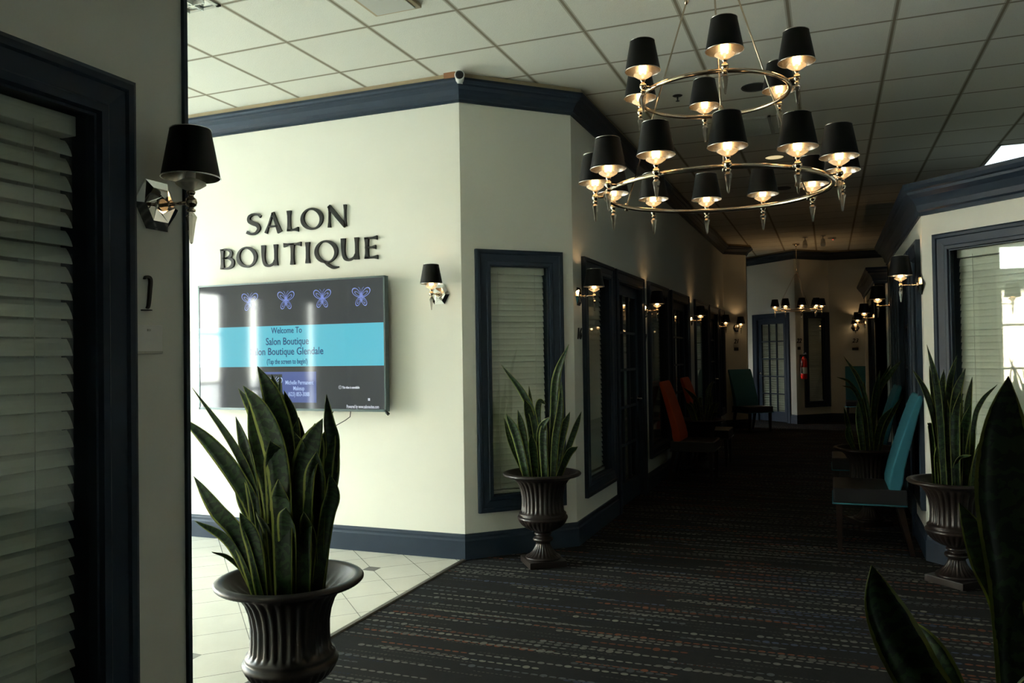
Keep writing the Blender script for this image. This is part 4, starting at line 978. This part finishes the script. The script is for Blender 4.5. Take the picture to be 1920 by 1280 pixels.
# room numbers and small plates
def number(s_, wall, s, z, size, label, up=0.0):
    T, L, rot = local_frame(*W(wall)); p = T @ Vector((s, 0, z))
    me = text_mesh(s_, size, M['letter'], ext=.004, shear=.25, name='room_number', bold=.001)
    o = link('room_number', me, None, p, rot); me.transform(Matrix.Translation((0, -.0045, 0))); tag(o, label, 'number', 'black room numbers'); return o
T, L, rot = local_frame(*W('near'))
b = MB(); stroke(b, [(-.014, .094), (-.006, .101), (.008, .094), (.006, .06), (.001, .02), (-.004, .008)], [.004, .007, .009, .008, .007, .006], th=.010, n=20); stroke(b, [(-.024, .002), (.010, .003)], [.004, .005, .003], th=.010)
o = obj('room_number', b, M['letter'], None, T @ Vector((3.0+1.803, 0, 1.645)), rot); tag(o, 'slanted black number 1 below the nearest left sconce', 'number', 'black room numbers')
def name_plate(wall, s, z, w, h, label, dark=False):
    T, L, rot = local_frame(*W(wall)); b = MB(); b.box(-w/2, w/2, -.006, 0, -h/2, h/2)
    t = obj('name_plate', b, M['black'] if dark else M['white'], None, T @ Vector((s, 0, z)), rot, bevel=.002); tag(t, label, 'name plate', 'small plates under the room numbers')
    c = MB(); c.box(-w/2+.004, w/2-.004, -.011, -.006, -h/2+.001, -h/2+.008); c.box(-.006, .006, -.008, -.006, h/2-.018, h/2-.012); obj('holder_lip', c, M['vent'] if not dark else M['black'], t)
name_plate('near', 4.803, 1.562, .105, .085, 'small pale plate holder under the number 1 at the left')
number('16', 'corridor_left', .13, 1.62, .13, 'black number 16 under the first corridor sconce'); number('17', 'corridor_left', 2.62, 1.62, .13, 'black number 17 under the second sconce on the left corridor wall')
number('21', 'chamfer_far_left', .28, 1.66, .12, 'black number 21 under the sconce on the narrow far left wall'); name_plate('chamfer_far_left', .28, 1.55, .10, .06, 'small plate under the number 21', True)
number('22', 'far_window', .085, 1.66, .13, 'black number 22 above the fire extinguisher'); name_plate('far_window', .085, 1.55, .08, .06, 'small plate above the fire extinguisher', True)
number('23', 'far_end', .49, 1.65, .12, 'black number 23 on the end wall above the far right teal chair'); name_plate('far_end', .49, 1.52, .12, .05, 'small dark plate under the number 23', True)

# fire extinguisher
T, L, rot = local_frame(*W('far_window')); p = T @ Vector((.125, -.085, .92))
t = thing('fire_extinguisher', 'red fire extinguisher with pale label hung at the far corner beside the navy window', 'fire extinguisher', p, rot)
b = MB(); b.lathe([(0, .05), (.01, .062), (.12, .064), (.36, .064), (.41, .052), (.44, .024), (.46, .02)], 28, 0, cap0=True, cap1=True); obj('cylinder', b, M['red'], t)
b = MB(); b.lathe([(.11, .0652), (.24, .0652)], 28, 0); obj('label_band', b, M['label'], t)
b = MB(); b.lathe([(.46, .018), (.50, .018)], 14, 0, cap0=True, cap1=True); b.box(-.012, .012, -.10, .01, .505, .515); b.box(-.010, .010, -.08, .01, .53, .54); b.tube([(0, 0, .50), (0, .0, .535)], .008, 8); obj('valve_handle', b, M['black'], t)
b = MB(); b.tube([(-.015, 0, .49), (-.07, -.01, .47), (-.085, -.01, .38), (-.075, -.01, .22), (-.07, -.01, .12)], [.008, .008, .008, .009, .014], 8); obj('hose', b, M['black'], t)
b = MB(); b.box(-.03, .03, .064, .083, .15, .50); obj('wall_hook', b, M['black'], t)

# ------------------------------------------------------------------ things on the ceiling
t = thing('security_camera', 'small white bullet camera with black lens on the corner of the crown moulding', 'camera', (-2.43, 5.225, 3.505), .42)
b = MB(); Rx = Matrix.Rotation(PI/2, 4, 'X')
def lathe_y(prof, n, mats, name, par, loc=(0, 0, 0)):
    q = MB(); q.lathe(prof, n, 0, cap0=True, cap1=True); q.v = [tuple(Rx @ Vector(v)) for v in q.v]; return obj(name, q, mats, par, loc)
lathe_y([(-.05, .030), (.02, .034), (.045, .036), (.05, .032)], 24, M['white'], 'body', t)
lathe_y([(.0505, .030), (.056, .026), (.060, .010)], 24, M['black'], 'lens', t)
b = MB(); b.box(-.02, .02, .03, .12, -.012, .055); obj('bracket', b, M['white'], t)
b = MB(); b.box(-2.58, -2.49, 5.27, 5.40, 3.530, 3.570); o = obj('junction_box', b, simple('rust_plate', (.28, .13, .06), .6)); tag(o, 'small rusty brown box behind the corner security camera', 'junction box')

def troffer(x0, x1, y0, y1, label, mat, lit):
    t = thing('ceiling_light', label, 'ceiling light', ((x0+x1)/2, (y0+y1)/2, CEIL), 0); hx, hy = (x1-x0)/2, (y1-y0)/2
    b = MB()
    for q in ((-hx, hx, -hy, -hy+.025), (-hx, hx, hy-.025, hy), (-hx, -hx+.025, -hy, hy), (hx-.025, hx, -hy, hy)): b.box(*q, -.012, 0)
    obj('frame', b, M['vent'], t)
    b = MB(); b.box(-hx+.025, hx-.025, -hy+.025, hy-.025, -.006, -.002); obj('diffuser', b, mat, t)
    return t
troffer(1.66, 2.26, 9.42, 10.66, 'bright square ceiling panel above the right-hand room', M['lightpanel'], True)
t = troffer(-3.874, -3.259, 3.108, 3.722, 'silvery louvred ceiling fixture cut off by the top edge at the left', M['louver'], False)
b = MB()
for i in range(1, 6):
    q = -.3+.6*i/6; b.box(q-.004, q+.004, -.28, .28, -.030, -.006); b.box(-.28, .28, q-.004, q+.004, -.030, -.006)
obj('louvres', b, M['louver'], t)
t = thing('air_vent', 'pale square air vent in the ceiling at the top, left of the chandelier', 'vent', (-2.34, 4.03, CEIL), 0)
b = MB(); b.box(-.155, .155, -.155, .155, -.022, 0); obj('frame', b, M['tan'], t, bevel=.004)
b = MB(); b.box(-.128, .128, -.128, .128, -.030, -.022); obj('damper_plate', b, M['vent'], t, bevel=.003)
t = thing('air_vent', 'rectangular return grille in the dark ceiling seen through the chandelier', 'vent', (-.59, 7.68, CEIL), 0)
b = MB()
for q in ((-.16, .16, -.31, -.28), (-.16, .16, .28, .31), (-.16, -.13, -.31, .31), (.13, .16, -.31, .31)): b.box(*q, -.015, 0)
for i in range(16): b.box(-.13, .13, -.27+i*.036, -.262+i*.036, -.014, -.002)
obj('grille', b, M['vent'], t); b = MB(); b.box(-.13, .13, -.28, .28, -.002, 0); obj('backing', b, M['ventdark'], t)
for x, y, lb, mt in ((-.495, 6.53, 'dark round recessed fitting behind the upper chandelier ring', 'ventdark'), (-.493, 8.98, 'glowing yellow recessed downlight between the chandelier rings', 'canlight'), (-.50, 10.75, 'dark round recessed fitting farther down the corridor ceiling', 'ventdark')):
    t = thing('recessed_light', lb, 'recessed light', (x, y, CEIL), 0)
    b = MB(); b.tube([(.098*math.cos(2*PI*i/36), .098*math.sin(2*PI*i/36), -.004) for i in range(36)], .006, 6, closed=True); obj('trim_ring', b, M['vent'] if mt == 'canlight' else M['ventdark'], t)
    b = MB(); b.lathe([(-.004, .001), (-.004, .096)], 36, 0); obj('lamp_face', b, M[mt], t)
t = thing('sprinkler_head', 'tiny fire sprinkler in the ceiling left of the chandelier rods', 'sprinkler', (-1.09, 6.50, CEIL), 0)
b = MB(); b.lathe([(-.003, .035), (0, .04)], 20, 0, cap0=True); obj('escutcheon', b, M['ventdark'], t); b = MB(); b.lathe([(-.045, .016), (-.042, .016), (-.040, .005), (-.003, .008)], 12, 0, cap0=True); obj('deflector', b, M['ventdark'], t)
t = thing('smoke_detector', 'round ceiling detector with a red light near the far wall', 'smoke detector', (.10, 15.9, CEIL), 0)
b = MB(); b.lathe([(-.04, .05), (-.03, .07), (0, .075)], 24, 0, cap0=True); obj('housing', b, M['white'], t); b = MB(); b.lathe([(-.048, .004), (-.041, .010)], 10, 0, cap0=True, center=(.02, -.03)); obj('indicator', b, M['led'], t)
for x, y, lb in ((-.355, 15.6, 'small cylinder spotlight on the ceiling right of the far chandelier rod'), (-.05, 15.5, 'tilted ceiling spotlight left of the red detector light')):
    t = thing('ceiling_spotlight', lb, 'spotlight', (x, y, CEIL), 0)
    b = MB(); b.lathe([(-.02, .04), (0, .05)], 16, 0, cap0=True); b.tube([(0, 0, -.02), (0, 0, -.08)], .008, 8); obj('mount', b, M['white'], t)
    b = MB(); b.tube([(0, .02, -.08), (0, -.05, -.16), (0, -.065, -.18)], [.035, .042, .045], 16); obj('lamp_can', b, M['white'], t)
